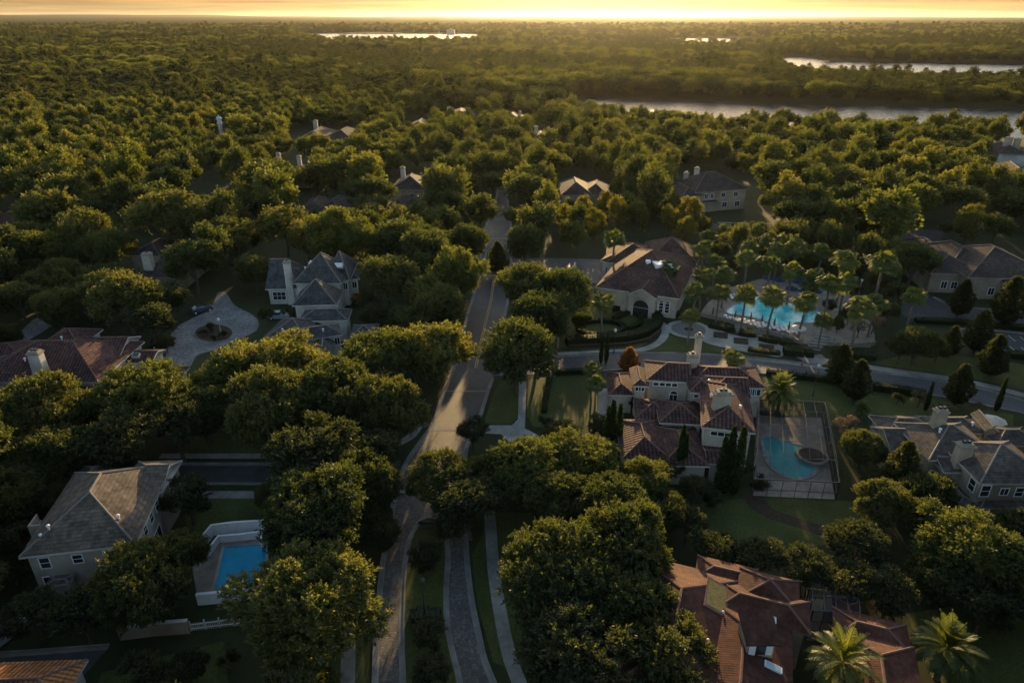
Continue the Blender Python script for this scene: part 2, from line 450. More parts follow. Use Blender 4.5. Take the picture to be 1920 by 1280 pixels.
# ------------------------------------------------------------------ foliage meshes
def mesh_quads(name, quads, tone, mat):
    """quads: (n,4,3) array -> one mesh of separate leaves with a 'tone' value per leaf"""
    n = len(quads)
    me = bpy.data.meshes.new(name)
    me.vertices.add(n * 4); me.loops.add(n * 4); me.polygons.add(n)
    me.vertices.foreach_set('co', quads.reshape(-1).astype(np.float32))
    me.loops.foreach_set('vertex_index', np.arange(n * 4, dtype=np.int32))
    me.polygons.foreach_set('loop_start', np.arange(0, n * 4, 4, dtype=np.int32))
    me.polygons.foreach_set('loop_total', np.full(n, 4, dtype=np.int32))
    at = me.attributes.new('tone', 'FLOAT', 'FACE')
    at.data.foreach_set('value', tone.astype(np.float32))
    me.materials.append(MATS[mat])
    me.update(calc_edges=True)
    return me
def unit(v): return v / np.maximum(1e-9, np.linalg.norm(v, axis=-1, keepdims=True))
def make_leaves(rng, c, d, ln, wd):
    """leaf quads starting at c, running along d (unit), kite shaped"""
    n = len(c)
    s = unit(np.cross(d, rng.normal(size=(n, 3))))
    ln = np.asarray(ln).reshape(-1, 1) * np.ones((n, 1)); wd = np.asarray(wd).reshape(-1, 1) * np.ones((n, 1))
    m = c + d * ln * 0.5
    return np.stack([c, m - s * wd / 2, c + d * ln, m + s * wd / 2], axis=1)
def crown_round(seed, R=6.0, nl=34, tufts=1500, per=24, leaf=0.38, flat=0.72, cz=1.12, spread=0.70, fill=1700, mat='leaf_oak', lump=(0.19, 0.36), droop=0.0, wide=0.42, top=0.66):
    rng = np.random.default_rng(seed)
    ld = rng.normal(size=(nl, 3)); ld[:, 2] = ld[:, 2] * 0.8 + 0.35
    ld = unit(ld)
    lc = ld * (R * spread * rng.uniform(0.66, 1.16, (nl, 1))) * np.array([1, 1, flat])
    lr = R * rng.uniform(lump[0], lump[1], nl)
    ko = nl // 6; lc[:ko] *= rng.uniform(1.15, 1.4, (ko, 1)); lr[:ko] *= 0.7
    k = rng.integers(0, nl, tufts * 3)
    dd = unit(rng.normal(size=(tufts * 3, 3)) + ld[k] * 0.9 + np.array([0, 0, 0.25]))
    pts = lc[k] + dd * lr[k][:, None] * np.array([1, 1, 0.82]) * np.where(rng.random((tufts * 3, 1)) < 0.16, rng.uniform(1.1, 1.42, (tufts * 3, 1)), rng.uniform(0.74, 1.15, (tufts * 3, 1)))
    # keep only tufts near the outside of the union of lobes
    dist = np.linalg.norm(pts[:, None, :] - lc[None], axis=2) / lr[None]
    dist[np.arange(len(k)), k] = 9
    ok = dist.min(axis=1) > 0.86
    pts, dd, k = pts[ok][:tufts], dd[ok][:tufts], k[ok][:tufts]
    nt_ = len(pts)
    lobe_tone = rng.uniform(-0.15, 0.15, nl)
    tt = np.clip(rng.normal(0.5, 0.27, nt_) + lobe_tone[k], 0, 1)
    axis = unit(dd + np.array([0, 0, 0.35 - droop]) + rng.normal(size=(nt_, 3)) * 0.25)
    i = np.repeat(np.arange(nt_), per)
    d = unit(axis[i] * 0.62 + rng.normal(size=(len(i), 3)) * 0.6)
    c = pts[i] + axis[i] * (rng.uniform(-0.6, 1.0, (len(i), 1)) * leaf * 1.9) + rng.normal(size=(len(i), 3)) * leaf * 0.22
    sz = leaf * rng.uniform(0.7, 1.35, len(i))
    q = make_leaves(rng, c, d, sz, sz * wide)
    tone = np.clip(tt[i] + rng.normal(0, 0.08, len(i)), 0, 1)
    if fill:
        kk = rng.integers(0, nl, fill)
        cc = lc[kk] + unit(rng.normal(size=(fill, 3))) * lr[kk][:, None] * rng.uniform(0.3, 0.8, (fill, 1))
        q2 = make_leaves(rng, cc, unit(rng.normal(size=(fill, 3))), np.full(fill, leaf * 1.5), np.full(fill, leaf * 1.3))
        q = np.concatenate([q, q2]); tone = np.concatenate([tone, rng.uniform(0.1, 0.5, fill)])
    fx = R / np.percentile(np.hypot(q[:, 2, 0], q[:, 2, 1]), 98.5)
    fz = top * R / np.percentile(q[:, 2, 2], 99.5)
    S = np.array([fx, fx, fz]); q = q * S; lc = lc * S
    q = q + np.array([0, 0, cz * R])
    return mesh_quads('crown', q, tone, mat), lc + np.array([0, 0, cz * R]), lr
def crown_cone(seed, H=9.0, Rb=2.6, base=0.9, tufts=620, per=12, leaf=0.34, mat='leaf_dark', power=0.75, upward=0.3, fill=700, wob=0.16):
    rng = np.random.default_rng(seed)
    t = rng.uniform(0, 1, tufts) ** 1.25
    th = rng.uniform(0, 2 * np.pi, tufts)
    ph = rng.uniform(0, 6.28, 8)
    wobble = 1 + wob * np.sin(5 * th + ph[0] + 9 * t) + wob * np.sin(3 * th + ph[1] - 14 * t) + rng.normal(0, 0.06, tufts)
    prof = np.sin(np.clip(t * 3.4, 0, np.pi / 2)) ** 0.6 * (1 - t) ** power
    r = Rb * prof * wobble * 1.15 + 0.05
    p = np.stack([np.cos(th) * r, np.sin(th) * r, base + t * (H - base)], 1)
    out = unit(np.stack([np.cos(th), np.sin(th), np.full(tufts, upward)], 1))
    i = np.repeat(np.arange(tufts), per)
    d = unit(out[i] + rng.normal(size=(len(i), 3)) * 0.5)
    sz = leaf * rng.uniform(0.7, 1.3, len(i))
    q = make_leaves(rng, p[i] + rng.normal(size=(len(i), 3)) * leaf * 0.35, d, sz, sz * 0.6)
    tone = np.clip(np.repeat(rng.normal(0.5, 0.22, tufts), per), 0, 1)
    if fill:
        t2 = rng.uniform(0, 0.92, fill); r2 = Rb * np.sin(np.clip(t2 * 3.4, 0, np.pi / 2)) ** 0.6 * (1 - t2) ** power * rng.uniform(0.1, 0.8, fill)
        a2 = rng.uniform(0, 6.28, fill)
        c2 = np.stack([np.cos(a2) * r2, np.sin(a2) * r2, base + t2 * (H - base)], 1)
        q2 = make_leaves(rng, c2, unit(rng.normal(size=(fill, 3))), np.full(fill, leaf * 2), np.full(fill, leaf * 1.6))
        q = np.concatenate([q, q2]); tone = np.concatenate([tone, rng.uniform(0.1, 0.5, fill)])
    return mesh_quads('crown', q, tone, mat)
def crown_sabal(seed, Rf=2.35, n=46, cz=7.6):
    """ball of fan leaves with split, drooping tips"""
    rng = np.random.default_rng(seed)
    Q, T = [], []
    for i in range(n):
        el = math.asin(rng.uniform(-0.75, 1.0)); az = rng.uniform(0, 6.28)
        d = np.array([math.cos(el) * math.cos(az), math.cos(el) * math.sin(az), math.sin(el)])
        side = unit(np.cross(d, np.array([0, 0, 1.0])) + 1e-6); up = np.cross(side, d)
        L = Rf * rng.uniform(0.68, 1.18) * (1.0 if el > -0.2 else 0.85)
        hub = d * L * 0.5 + np.array([0, 0, -0.02 * L])
        tn = np.clip(rng.normal(0.55 if el > 0 else 0.3, 0.18), 0, 1)
        s = side * 0.035
        Q.append([np.zeros(3) - s, np.zeros(3) + s, hub + s, hub - s]); T.append(0.6)
        for a in np.linspace(-1.5, 1.5, 15):
            dir_ = unit(d * math.cos(a) + side * math.sin(a) + up * 0.12)
            l = L * (0.62 - 0.16 * abs(a) / 1.5) * rng.uniform(0.9, 1.08)
            perp = unit(np.cross(dir_, up)) * 0.13
            mid = hub + dir_ * l * 0.6; tip = hub + dir_ * l + np.array([0, 0, -0.45 * l])
            Q.append([hub, mid - perp, mid + perp, hub]); T.append(tn)
            Q.append([mid - perp, tip - perp * .25, tip + perp * .25, mid + perp]); T.append(min(1, tn + 0.12))
    q = np.array(Q) + np.array([0, 0, cz])
    return mesh_quads('crown', q, np.array(T), 'leaf_palm')
def crown_feather(seed, Lf=4.2, n=58, cz=5.0, lowest=-0.45, mat='leaf_palm'):
    """long arching fronds with leaflets (date palm)"""
    rng = np.random.default_rng(seed)
    Q, T = [], []
    for i in range(n):
        t0 = i / n
        el = math.asin(np.clip(lowest + (1.25 - lowest) * (1 - t0) ** 0.9 + rng.normal(0, .04), -0.9, 0.97)); az = i * 2.39996 + rng.normal(0, .12)
        d = np.array([math.cos(el) * math.cos(az), math.cos(el) * math.sin(az), math.sin(el)])
        L = Lf * rng.uniform(0.88, 1.08); m = 26
        p = np.zeros(3); dirn = d.copy(); tn = np.clip(rng.normal(0.6, 0.2), 0, 1)
        side = unit(np.cross(d, np.array([0, 0, 1.0])))
        for k in range(m):
            step = L / m
            p2 = p + dirn * step
            dirn = unit(dirn + np.array([0, 0, -0.052]))
            up = np.cross(side, dirn)
            w = side * 0.03
            Q.append([p - w, p + w, p2 + w, p2 - w]); T.append(0.8)
            f = k / m
            if f > 0.1:
                ll = 0.75 * math.sin(min(1, (f * 1.15)) * math.pi) ** 0.5 + 0.08
                for sg in (-1, 1):
                    ld = unit(dirn * 0.75 + side * sg * 0.9 + up * 0.30 + rng.normal(0, .06, 3))
                    e = p2 + ld * ll + np.array([0, 0, -0.12 * ll])
                    wv = dirn * 0.10
                    Q.append([p2 - wv, p2 + wv, e + wv * .3, e - wv * .3]); T.append(np.clip(tn + rng.normal(0, .08), 0, 1))
            p = p2
    return mesh_quads('crown', np.array(Q) + np.array([0, 0, cz]), np.array(T), mat)
def trunk_mesh(R, cz, lobes=None, seed=0, r0=0.34, mat='bark', limbs=7):
    rng = random.Random(seed)
    b = MB()
    fork = Vector((rng.uniform(-.2, .2), rng.uniform(-.2, .2), cz * 0.42))
    b.tube((0, 0, -0.3), (0, 0, 0.35), r0 * 1.5, r0 * 1.05, 8, cap=False)
    b.tube((0, 0, 0.35), fork, r0 * 1.05, r0 * 0.8, 8, cap=False)
    if lobes is not None:
        idx = list(range(len(lobes))); rng.shuffle(idx)
        for k in idx[:limbs]:
            e = Vector(lobes[k]); m = fork.lerp(e, 0.5) + Vector((rng.uniform(-.3, .3), rng.uniform(-.3, .3), R * 0.06))
            b.tube(fork, m, r0 * 0.5, r0 * 0.32, 6, cap=False); b.tube(m, e, r0 * 0.32, r0 * 0.1, 5, cap=False)
            for q in range(2):
                e2 = e + Vector((rng.uniform(-1, 1), rng.uniform(-1, 1), rng.uniform(-.2, .8))) * R * 0.2
                b.tube(m, e2, r0 * 0.2, r0 * 0.06, 4, cap=False)
    o = b.build('trunk', mat); me = o.data; bpy.data.objects.remove(o)
    return me
def straight_trunk(h, r0, r1, mat, lean=0.0, n=8, seed=0):
    b = MB(); rng = random.Random(seed)
    k = 6; pts = [Vector((lean * (i / k) ** 2 + rng.uniform(-.03, .03), rng.uniform(-.03, .03), -0.3 + (h + 0.3) * i / k)) for i in range(k + 1)]
    for i in range(k):
        ra, rb = r0 + (r1 - r0) * (i / k), r0 + (r1 - r0) * ((i + 1) / k)
        if i == 0: ra *= 1.35
        b.tube(pts[i], pts[i + 1], ra, rb, n, cap=(i == k - 1))
    o = b.build('trunk', mat); me = o.data; bpy.data.objects.remove(o)
    return me

KIND = {}      # kind -> list of (crown mesh, trunk mesh, canonical R, object name)
def kind(key, crown, trunk, Rr, name): KIND.setdefault(key, []).append((crown, trunk, Rr, name))
# the large crowns come in three finenesses: leaf sprays for near trees, coarser clumps farther out
LOD = (dict(), dict(tufts=900, per=13, leaf=0.58, fill=1100), dict(nl=17, lump=(0.24, 0.40), tufts=380, per=7, leaf=1.05, wide=0.55, fill=380))
for L_, sfx in enumerate(('', '1', '2')):
    for s in range(5):
        kw = dict(LOD[L_])
        c, lc, lr = crown_round(100 + s, mat='leaf_oak', spread=(0.70, 0.74, 0.66, 0.70, 0.76)[s], flat=(0.72, 0.62, 0.85, 0.7, 0.6)[s], top=(.66, .6, .8, .66, .62)[s], **kw)
        kind('oak' + sfx, c, trunk_mesh(6, 6.7, lc, s), 6.0, 'oak_tree')
    for s in range(3):
        kw = dict(LOD[L_])
        c, lc, lr = crown_round(200 + s, mat='leaf_bright', flat=0.9, spread=0.7, top=0.92, cz=1.2, **kw)
        kind('bright' + sfx, c, trunk_mesh(6, 6.7, lc, s), 6.0, 'broadleaf_tree')
    for s in range(3):
        kw = (dict(tufts=600, per=18, leaf=0.34, fill=600), dict(tufts=420, per=11, leaf=0.5, fill=400), dict(tufts=200, per=7, leaf=0.95, fill=200))[L_]
        c, lc, lr = crown_round(400 + s, R=4.0, nl=22, flat=0.85, cz=1.2, mat='leaf_dark', **kw)
        kind('dark' + sfx, c, trunk_mesh(4, 4.8, lc, s, 0.2), 4.0, 'dark_tree')
    if L_:
        for s in range(3):
            kw = (dict(tufts=600, per=12, leaf=0.5, fill=600), dict(tufts=330, per=7, leaf=1.0, fill=300))[L_ - 1]
            c, lc, lr = crown_round(480 + s, R=4.4, nl=18, lump=(0.24, 0.4), flat=1.35, cz=2.0, top=1.35, mat=('leaf_oak', 'leaf_bright', 'leaf_oak')[s], spread=0.66, **kw)
            kind('tall' + sfx, c, trunk_mesh(4.4, 8.8, lc, s, 0.26), 4.4, 'tall_tree')
KIND['tall'] = KIND['tall1']
for s in range(3):
    c, lc, lr = crown_round(300 + s, R=3.0, top=1.25, nl=16, tufts=420, per=14, leaf=0.36, flat=1.15, cz=1.5, mat='leaf_gold', fill=350, spread=0.6, lump=(0.22, 0.4))
    kind('gold', c, trunk_mesh(3, 4.5, lc, s, 0.14), 3.0, 'golden_tree')
for s in range(2):
    c, lc, lr = crown_round(450 + s, R=1.6, nl=10, tufts=190, per=12, leaf=0.28, flat=0.85, cz=0.75, mat='leaf_dark', fill=160)
    kind('shrub', c, trunk_mesh(1.6, 1.2, lc, s, 0.07, limbs=4), 1.6, 'shrub')
c, lc, lr = crown_round(470, R=1.6, nl=9, tufts=170, per=10, leaf=0.22, flat=0.9, cz=0.8, mat='leaf_rust', fill=160)
kind('rustshrub', c, trunk_mesh(1.6, 1.2, lc, 1, 0.07, limbs=4), 1.6, 'shrub')
c, lc, lr = crown_round(471, R=3.0, nl=12, tufts=380, per=9, leaf=0.26, flat=0.9, cz=1.25, mat='leaf_pink', fill=120)
kind('pink', c, trunk_mesh(3, 3.8, lc, 1, 0.13, limbs=6), 3.0, 'flowering_tree')
c, lc, lr = crown_round(472, R=3.0, nl=12, tufts=360, per=9, leaf=0.26, flat=0.95, cz=1.2, mat='leaf_grey', fill=150)
kind('grey', c, trunk_mesh(3, 3.6, lc, 1, 0.13, limbs=6), 3.0, 'olive_tree')
for s in range(2):
    kind('cone', crown_cone(500 + s), straight_trunk(7.5, 0.16, 0.05, 'bark', seed=s), 2.6, 'conical_tree')
kind('rustcone', crown_cone(505, H=5.5, Rb=2.1, base=0.4, tufts=380, mat='leaf_rust'), straight_trunk(4.5, 0.12, 0.04, 'bark'), 2.1, 'conical_tree')
for s in range(2):
    kind('cypress', crown_cone(510 + s, H=9.5, Rb=0.6, base=0.2, tufts=620, per=10, leaf=0.22, mat='leaf_cypress', power=0.75, upward=1.6, fill=300, wob=0.07), straight_trunk(7, 0.1, 0.03, 'bark'), 0.85, 'cypress_tree')
for s in range(3):
    kind('palm', crown_sabal(600 + s), straight_trunk(7.4, 0.22, 0.18, 'palm_bark', lean=(0.1, 0.7, -0.6)[s], seed=s), 2.3, 'palm_tree')
kind('datepalm', crown_feather(650), straight_trunk(5.0, 0.34, 0.30, 'palm_bark'), 4.0, 'date_palm')
kind('cocopalm', crown_feather(651, Lf=4.6, n=34, cz=7.0, lowest=-0.25), straight_trunk(7.0, 0.22, 0.18, 'palm_bark', seed=3), 4.3, 'feather_palm')

CAP = {'tall': 'tree', 'oak': 'oak', 'bright': 'tree', 'gold': 'tree', 'dark': 'tree', 'shrub': 'shrub', 'rustshrub': 'shrub', 'pink': 'tree', 'grey': 'tree',
       'cone': 'tree', 'rustcone': 'tree', 'cypress': 'cypress', 'palm': 'palm', 'datepalm': 'palm', 'cocopalm': 'palm'}
TREES = []     # (x, y, radius) on the ground, used for spacing
_cnt = {}
def plant(key, x, y, Rw, label, group=None, hs=1.0):
    """one tree: an Empty at its foot with a crown and a trunk; Rw = crown radius in metres"""
    v = KIND[key]
    if y > 165 and key + '2' in KIND: v = KIND[key + '2']
    elif y > 92 and key + '1' in KIND: v = KIND[key + '1']
    i = _cnt.get(key, 0); _cnt[key] = i + 1
    crown, trunk, R0, name = v[i % len(v)]
    s = Rw / R0
    t = empty(name, (x, y, 0), label, CAP[key], group, rz=(i * 2.399) % 6.283)
    j = random.Random(i * 7 + len(key)).uniform(-0.09, 0.09) if Rw > 2.5 else 0
    t.scale = (s * (1 + j), s * (1 - j), s * hs)
    for nm, me in (('crown', crown), ('trunk', trunk)):
        o = bpy.data.objects.new(nm, me); COL.objects.link(o); o.parent = t
    TREES.append((x, y, Rw))
    return t
CZ = {'tall': 2.0, 'oak': 1.12, 'bright': 1.2, 'gold': 1.5, 'dark': 1.2, 'shrub': 0.75, 'rustshrub': 0.75, 'pink': 1.25, 'grey': 1.2, 'cone': 1.75, 'rustcone': 1.25,
      'cypress': 5.2, 'palm': 3.4, 'datepalm': 1.3, 'cocopalm': 1.65}
def at_px(key, px, py, w, hs=1.0, Rfix=None):
    """crown centre at a pixel of the photograph, w px wide -> ground position and crown radius"""
    Rr = Rfix or 5.0
    for _ in range(6):
        z = CZ[key] * Rr * hs
        if not Rfix: Rr = w / 2 * pxm(px, py, z)
    p = P(px, py, CZ[key] * Rr * hs)
    return p.x, p.y, Rr

# ------------------------------------------------------------------ ground, roads, paths, water
def PX(pts, z=0.0): return [P(x, y, z) for x, y in pts]
def smooth(pts, k=5, closed=False):
    """Catmull-Rom through world points"""
    p = [Vector(q) for q in pts]; n = len(p); out = []
    rng_ = range(n if closed else n - 1)
    for i in rng_:
        a, b = p[i], p[(i + 1) % n]
        p0 = p[(i - 1) % n] if (closed or i > 0) else a * 2 - b
        p3 = p[(i + 2) % n] if (closed or i + 2 < n) else b * 2 - a
        for j in range(k):
            t = j / k
            out.append(0.5 * ((2 * a) + (b - p0) * t + (2 * p0 - 5 * a + 4 * b - p3) * t * t + (3 * a - p0 - 3 * b + p3) * t ** 3))
    if not closed: out.append(p[-1])
    return out
def sheet(name, pts, z, mat, kind_='structure'):
    b = MB(); p = [Vector((q[0], q[1], z)) for q in pts]
    ar = sum(p[i].x * p[(i + 1) % len(p)].y - p[(i + 1) % len(p)].x * p[i].y for i in range(len(p)))
    if ar < 0: p.reverse()
    b.poly(p)
    return tag(b.build(name, mat), kind=kind_)
def band_between(A, B, z):
    """quads between two polylines with the same number of points"""
    b = MB()
    for i in range(len(A) - 1):
        q = [(A[i].x, A[i].y, z), (B[i].x, B[i].y, z), (B[i + 1].x, B[i + 1].y, z), (A[i + 1].x, A[i + 1].y, z)]
        n = (Vector(q[1]) - Vector(q[0])).cross(Vector(q[2]) - Vector(q[0]))
        b.poly(q if n.z > 0 else q[::-1])
    return b
def offset(path, d, closed=False):
    out = []; n = len(path)
    for i in range(n):
        a = path[(i - 1) % n] if (closed or i > 0) else path[i]
        c = path[(i + 1) % n] if (closed or i < n - 1) else path[i]
        t = (c - a); t.z = 0; t.normalize()
        out.append(Vector((path[i].x - t.y * d, path[i].y + t.x * d, path[i].z)))
    return out
def strip(b, path, w0, w1, z0, z1, mi=0, closed=False):
    """raised strip between offsets w0 and w1 of a path (kerbs, low walls, hedges cores)"""
    A, B = offset(path, w0, closed), offset(path, w1, closed)
    n = len(path); rg = range(n if closed else n - 1)
    for i in rg:
        j = (i + 1) % n
        a0, a1, b0, b1 = A[i], A[j], B[i], B[j]
        def V(p, z): return (p.x, p.y, z)
        b.poly([V(a0, z1), V(a1, z1), V(b1, z1), V(b0, z1)] if (w1 > w0) is False else [V(b0, z1), V(b1, z1), V(a1, z1), V(a0, z1)][::-1], mi)
        b.poly([V(a0, z0), V(a1, z0), V(a1, z1), V(a0, z1)], mi)
        b.poly([V(b1, z0), V(b0, z0), V(b0, z1), V(b1, z1)], mi)
    if not closed:
        for i, rev in ((0, 1), (n - 1, 0)):
            q = [(A[i].x, A[i].y, z0), (B[i].x, B[i].y, z0), (B[i].x, B[i].y, z1), (A[i].x, A[i].y, z1)]
            b.poly(q[::-1] if rev else q, mi)
def resample(path, n):
    d = [0]
    for i in range(len(path) - 1): d.append(d[-1] + (path[i + 1] - path[i]).length)
    out = []
    for k in range(n):
        s = d[-1] * k / (n - 1); i = 0
        while i < len(d) - 2 and d[i + 1] < s: i += 1
        t = (s - d[i]) / max(1e-6, d[i + 1] - d[i])
        out.append(path[i].lerp(path[i + 1], min(1, t)))
    return out

g = MB()
GX, GY0, GY1 = 26000, -300, 32000
xs = [-GX, -6000, -1500, -400, 0, 400, 1500, 6000, GX]; ys = [GY0, 0, 300, 1200, 5000, 15000, GY1]
for i in range(len(xs) - 1):
    for j in range(len(ys) - 1):
        g.poly([(xs[i], ys[j], 0), (xs[i + 1], ys[j], 0), (xs[i + 1], ys[j + 1], 0), (xs[i], ys[j + 1], 0)])
tag(g.build('ground', 'grass_ground'), kind='structure')

# main road
Ltop = smooth(PX([(933, 340), (930, 370), (908, 430), (905, 447), (899, 500), (891, 540), (873, 600), (864, 645), (846, 700)]))
Rtop = smooth(PX([(948, 340), (952, 370), (960, 430), (962, 447), (962, 500), (956, 550), (946, 600), (938, 645), (927, 705)]))
Lmid = smooth(PX([(846, 700), (830, 735), (818, 777), (804, 806)])); Rmid = smooth(PX([(927, 705), (916, 735), (903, 777), (893, 806)]))
Llow = smooth(PX([(804, 806), (782, 835), (759, 870), (745, 909), (735, 948), (724, 1022), (716, 1053), (705, 1170), (701, 1268), (699, 1330), (699, 1420)]))
Rlow = smooth(PX([(893, 806), (878, 835), (874, 870), (874, 940), (876, 1018), (880, 1073), (888, 1132), (900, 1190), (911, 1237), (928, 1280), (952, 1340), (985, 1420)]))
b = band_between(resample(Ltop, 40), resample(Rtop, 40), 0.012)
b2 = band_between(resample(Lmid, 12), resample(Rmid, 12), 0.012)
b.v, off = b.v + b2.v, len(b.v)
b.f += [tuple(i + off for i in f) for f in b2.f]; b.m += b2.m; b.uv += b2.uv
tag(b.build('road', 'asphalt'), kind='structure')
tag(band_between(resample(Llow, 60), resample(Rlow, 60), 0.012).build('road', 'pavers'), kind='structure')
# concrete bands across the road and the yellow centre line
bb = MB()
for (x0, y0, x1, y1, w) in ((804, 806, 893, 806, 0.55), (831, 733, 916, 733, 0.5), (741, 922, 874, 922, 0.5), (897, 517, 962, 517, 0.4), (906, 447, 962, 447, 0.35)):
    a, c = P(x0, y0), P(x1, y1); t = (c - a).normalized(); n = Vector((-t.y, t.x, 0)) * w / 2
    bb.poly([a - n + Vector((0, 0, .018)), c - n + Vector((0, 0, .018)), c + n + Vector((0, 0, .018)), a + n + Vector((0, 0, .018))])
tag(bb.build('paving_band', 'concrete'), kind='structure')
cl = smooth(PX([(926, 522), (921, 560), (910, 606), (901, 645), (892, 690)]))
lb = MB()
for o_ in (-0.22, 0.10): strip(lb, cl, o_, o_ + 0.12, 0.0125, 0.02)
tag(lb.build('road_marking', 'line_yellow'), kind='structure')
# kerbs with their gutters
EDGES = []
def kerb(path, side, name='kerb'):
    """side +1: kerb lies left of the path direction"""
    b = MB()
    strip(b, path, 0.0, -0.45 * side, 0.0125, 0.022)
    strip(b, path, 0.0, 0.18 * side, 0.0, 0.14)
    return tag(b.build(name, 'gutter'), kind='structure')
kerb(Ltop + Lmid[1:] + Llow[1:], -1)
# right side opens for the club driveway (y 485-522), the east street (y 668-700) and a drive (y 797-812)
def cut(path, y0, y1):
    return [p for p in path if P(960, y1).y <= p.y <= P(960, y0).y]
RT = Rtop + Rmid[1:] + Rlow[1:]
for y0, y1 in ((330, 484), (526, 664), (706, 794), (816, 1500)):
    seg = cut(RT, y0, y1)
    if len(seg) > 1: kerb(seg, 1)
# planted islands
def island(name, pxs, mat='lawn', sm=True, k=4):
    pts = smooth(PX(pxs), k, True) if sm else PX(pxs)
    ar = sum(pts[i].x * pts[(i + 1) % len(pts)].y - pts[(i + 1) % len(pts)].x * pts[i].y for i in range(len(pts)))
    if ar < 0: pts.reverse()
    sheet(name, pts, 0.10, mat)
    b = MB(); strip(b, pts, 0.0, -0.2, 0.0, 0.14, 0, True); strip(b, pts, -0.2, -0.6, 0.0125, 0.022, 0, True)
    tag(b.build('kerb', 'gutter'), kind='structure')
    return pts
island('median', [(784, 990), (797, 974), (817, 974), (830, 990), (833, 1010), (835, 1053), (831, 1104), (833, 1171), (844, 1229), (856, 1280), (875, 1400), (764, 1400), (762, 1280), (759, 1210), (760, 1132), (763, 1069), (772, 1014)])
island('median', [(912, 480), (920, 467), (944, 467), (955, 480), (955, 503), (944, 514), (921, 514), (912, 503)])

# east street
Efar = smooth(PX([(905, 680), (960, 676), (1040, 668), (1140, 662), (1212, 661), (1309, 663), (1409, 670), (1527, 683), (1626, 694), (1706, 705), (1786, 717), (1833, 726), (1920, 750), (1990, 775), (2080, 815)]))
Enear = smooth(PX([(905, 706), (960, 703), (1040, 700), (1096, 697), (1150, 694), (1230, 692), (1330, 694), (1427, 700), (1520, 709), (1586, 718), (1634, 725), (1746, 741), (1812, 753), (1865, 764), (1920, 776), (1990, 800), (2080, 845)]))
tag(band_between(resample(Efar, 60), resample(Enear, 60), 0.008).build('road', 'asphalt'), kind='structure')
far_ = [p for p in Efar if p.x > P(1000, 672).x]; near_ = [p for p in Enear if p.x > P(1000, 702).x]
kerb(far_, 1); kerb(near_, -1)
# street beside the house with the white pool walls
SF = PX([(-160, 869), (300, 869), (520, 869), (700, 869), (752, 862)]); SN = PX([(-160, 908), (300, 908), (520, 908), (700, 908), (742, 915)])
tag(band_between(SF, SN, 0.008).build('road', 'asphalt_dark'), kind='structure')
kerb(SF[:4], 1); kerb(SN[:4], -1)
# street in the bottom left corner
sheet('road', PX([(-80, 1232), (120, 1219), (205, 1212), (196, 1222), (160, 1262), (140, 1300), (110, 1380), (-80, 1380)]), 0.008, 'asphalt')
kerb(PX([(-80, 1230), (60, 1221), (205, 1210)]), 1)
# club driveway, car parks, streets beyond
sheet('driveway', PX([(955, 484), (1040, 484), (1122, 486), (1150, 492), (1175, 505), (1165, 532), (1122, 532), (1060, 527), (955, 524)]), 0.008, 'asphalt')
sheet('car_park', PX([(1722, 553), (1742, 553), (1762, 560), (1778, 570), (1820, 577), (1865, 581), (1990, 590), (2060, 600), (2060, 622), (1920, 611), (1860, 607), (1785, 600), (1716, 598), (1690, 592), (1690, 572)]), 0.008, 'asphalt_dark')
sheet('car_park', PX([(1801, 616), (1862, 619), (1990, 633), (2060, 643), (2060, 682), (1920, 664), (1886, 661), (1804, 650)]), 0.008, 'asphalt_dark')
pl = MB()
for k in range(7):
    x = 1868 + k * 22
    strip(pl, PX([(x, 626 + k * 2.4), (x + 14, 637 + k * 2.6)]), -0.06, 0.06, 0.009, 0.014)
    strip(pl, PX([(x + 2, 646 + k * 2.4), (x + 16, 657 + k * 2.6)]), -0.06, 0.06, 0.009, 0.014)
tag(pl.build('parking_marking', 'line_white'), kind='structure')
kerb(PX([(1716, 597.5), (1785, 600), (1860, 607), (1920, 611), (2050, 621)]), -1); kerb(PX([(1751, 557), (1778, 570), (1820, 577), (1865, 581), (1980, 590)]), 1)
kerb(PX([(1801, 616), (1862, 619), (1990, 633)]), 1)
sheet('car_park', PX([(1676, 428), (1772, 433), (1764, 450), (1719, 460), (1676, 447)]), 0.008, 'asphalt_dark')
sheet('road', PX([(1330, 419), (1450, 423), (1452, 434), (1330, 431)]), 0.008, 'asphalt_dark')
sheet('path', PX([(1345, 416), (1445, 419), (1445, 421), (1345, 418)]), 0.008, 'concrete')
# circular drive
CD = smooth(PX([(423, 548), (440, 572), (470, 588), (484, 602), (482, 618), (462, 630), (447, 636), (405, 655), (370, 666), (353, 690), (317, 690), (311, 665), (315, 645), (328, 615), (360, 597), (393, 580), (404, 560), (408, 549)]), 4, True)
sheet('driveway', CD, 0.008, 'pavers_drive')
island('planting_bed', [(366, 625), (375, 614), (400, 609), (425, 613), (436, 624), (426, 636), (400, 641), (376, 637)], 'mulch')
sheet('driveway', PX([(95, 585), (60, 600), (35, 625), (32, 640), (50, 640), (80, 622), (108, 604)]), 0.008, 'pavers_drive')
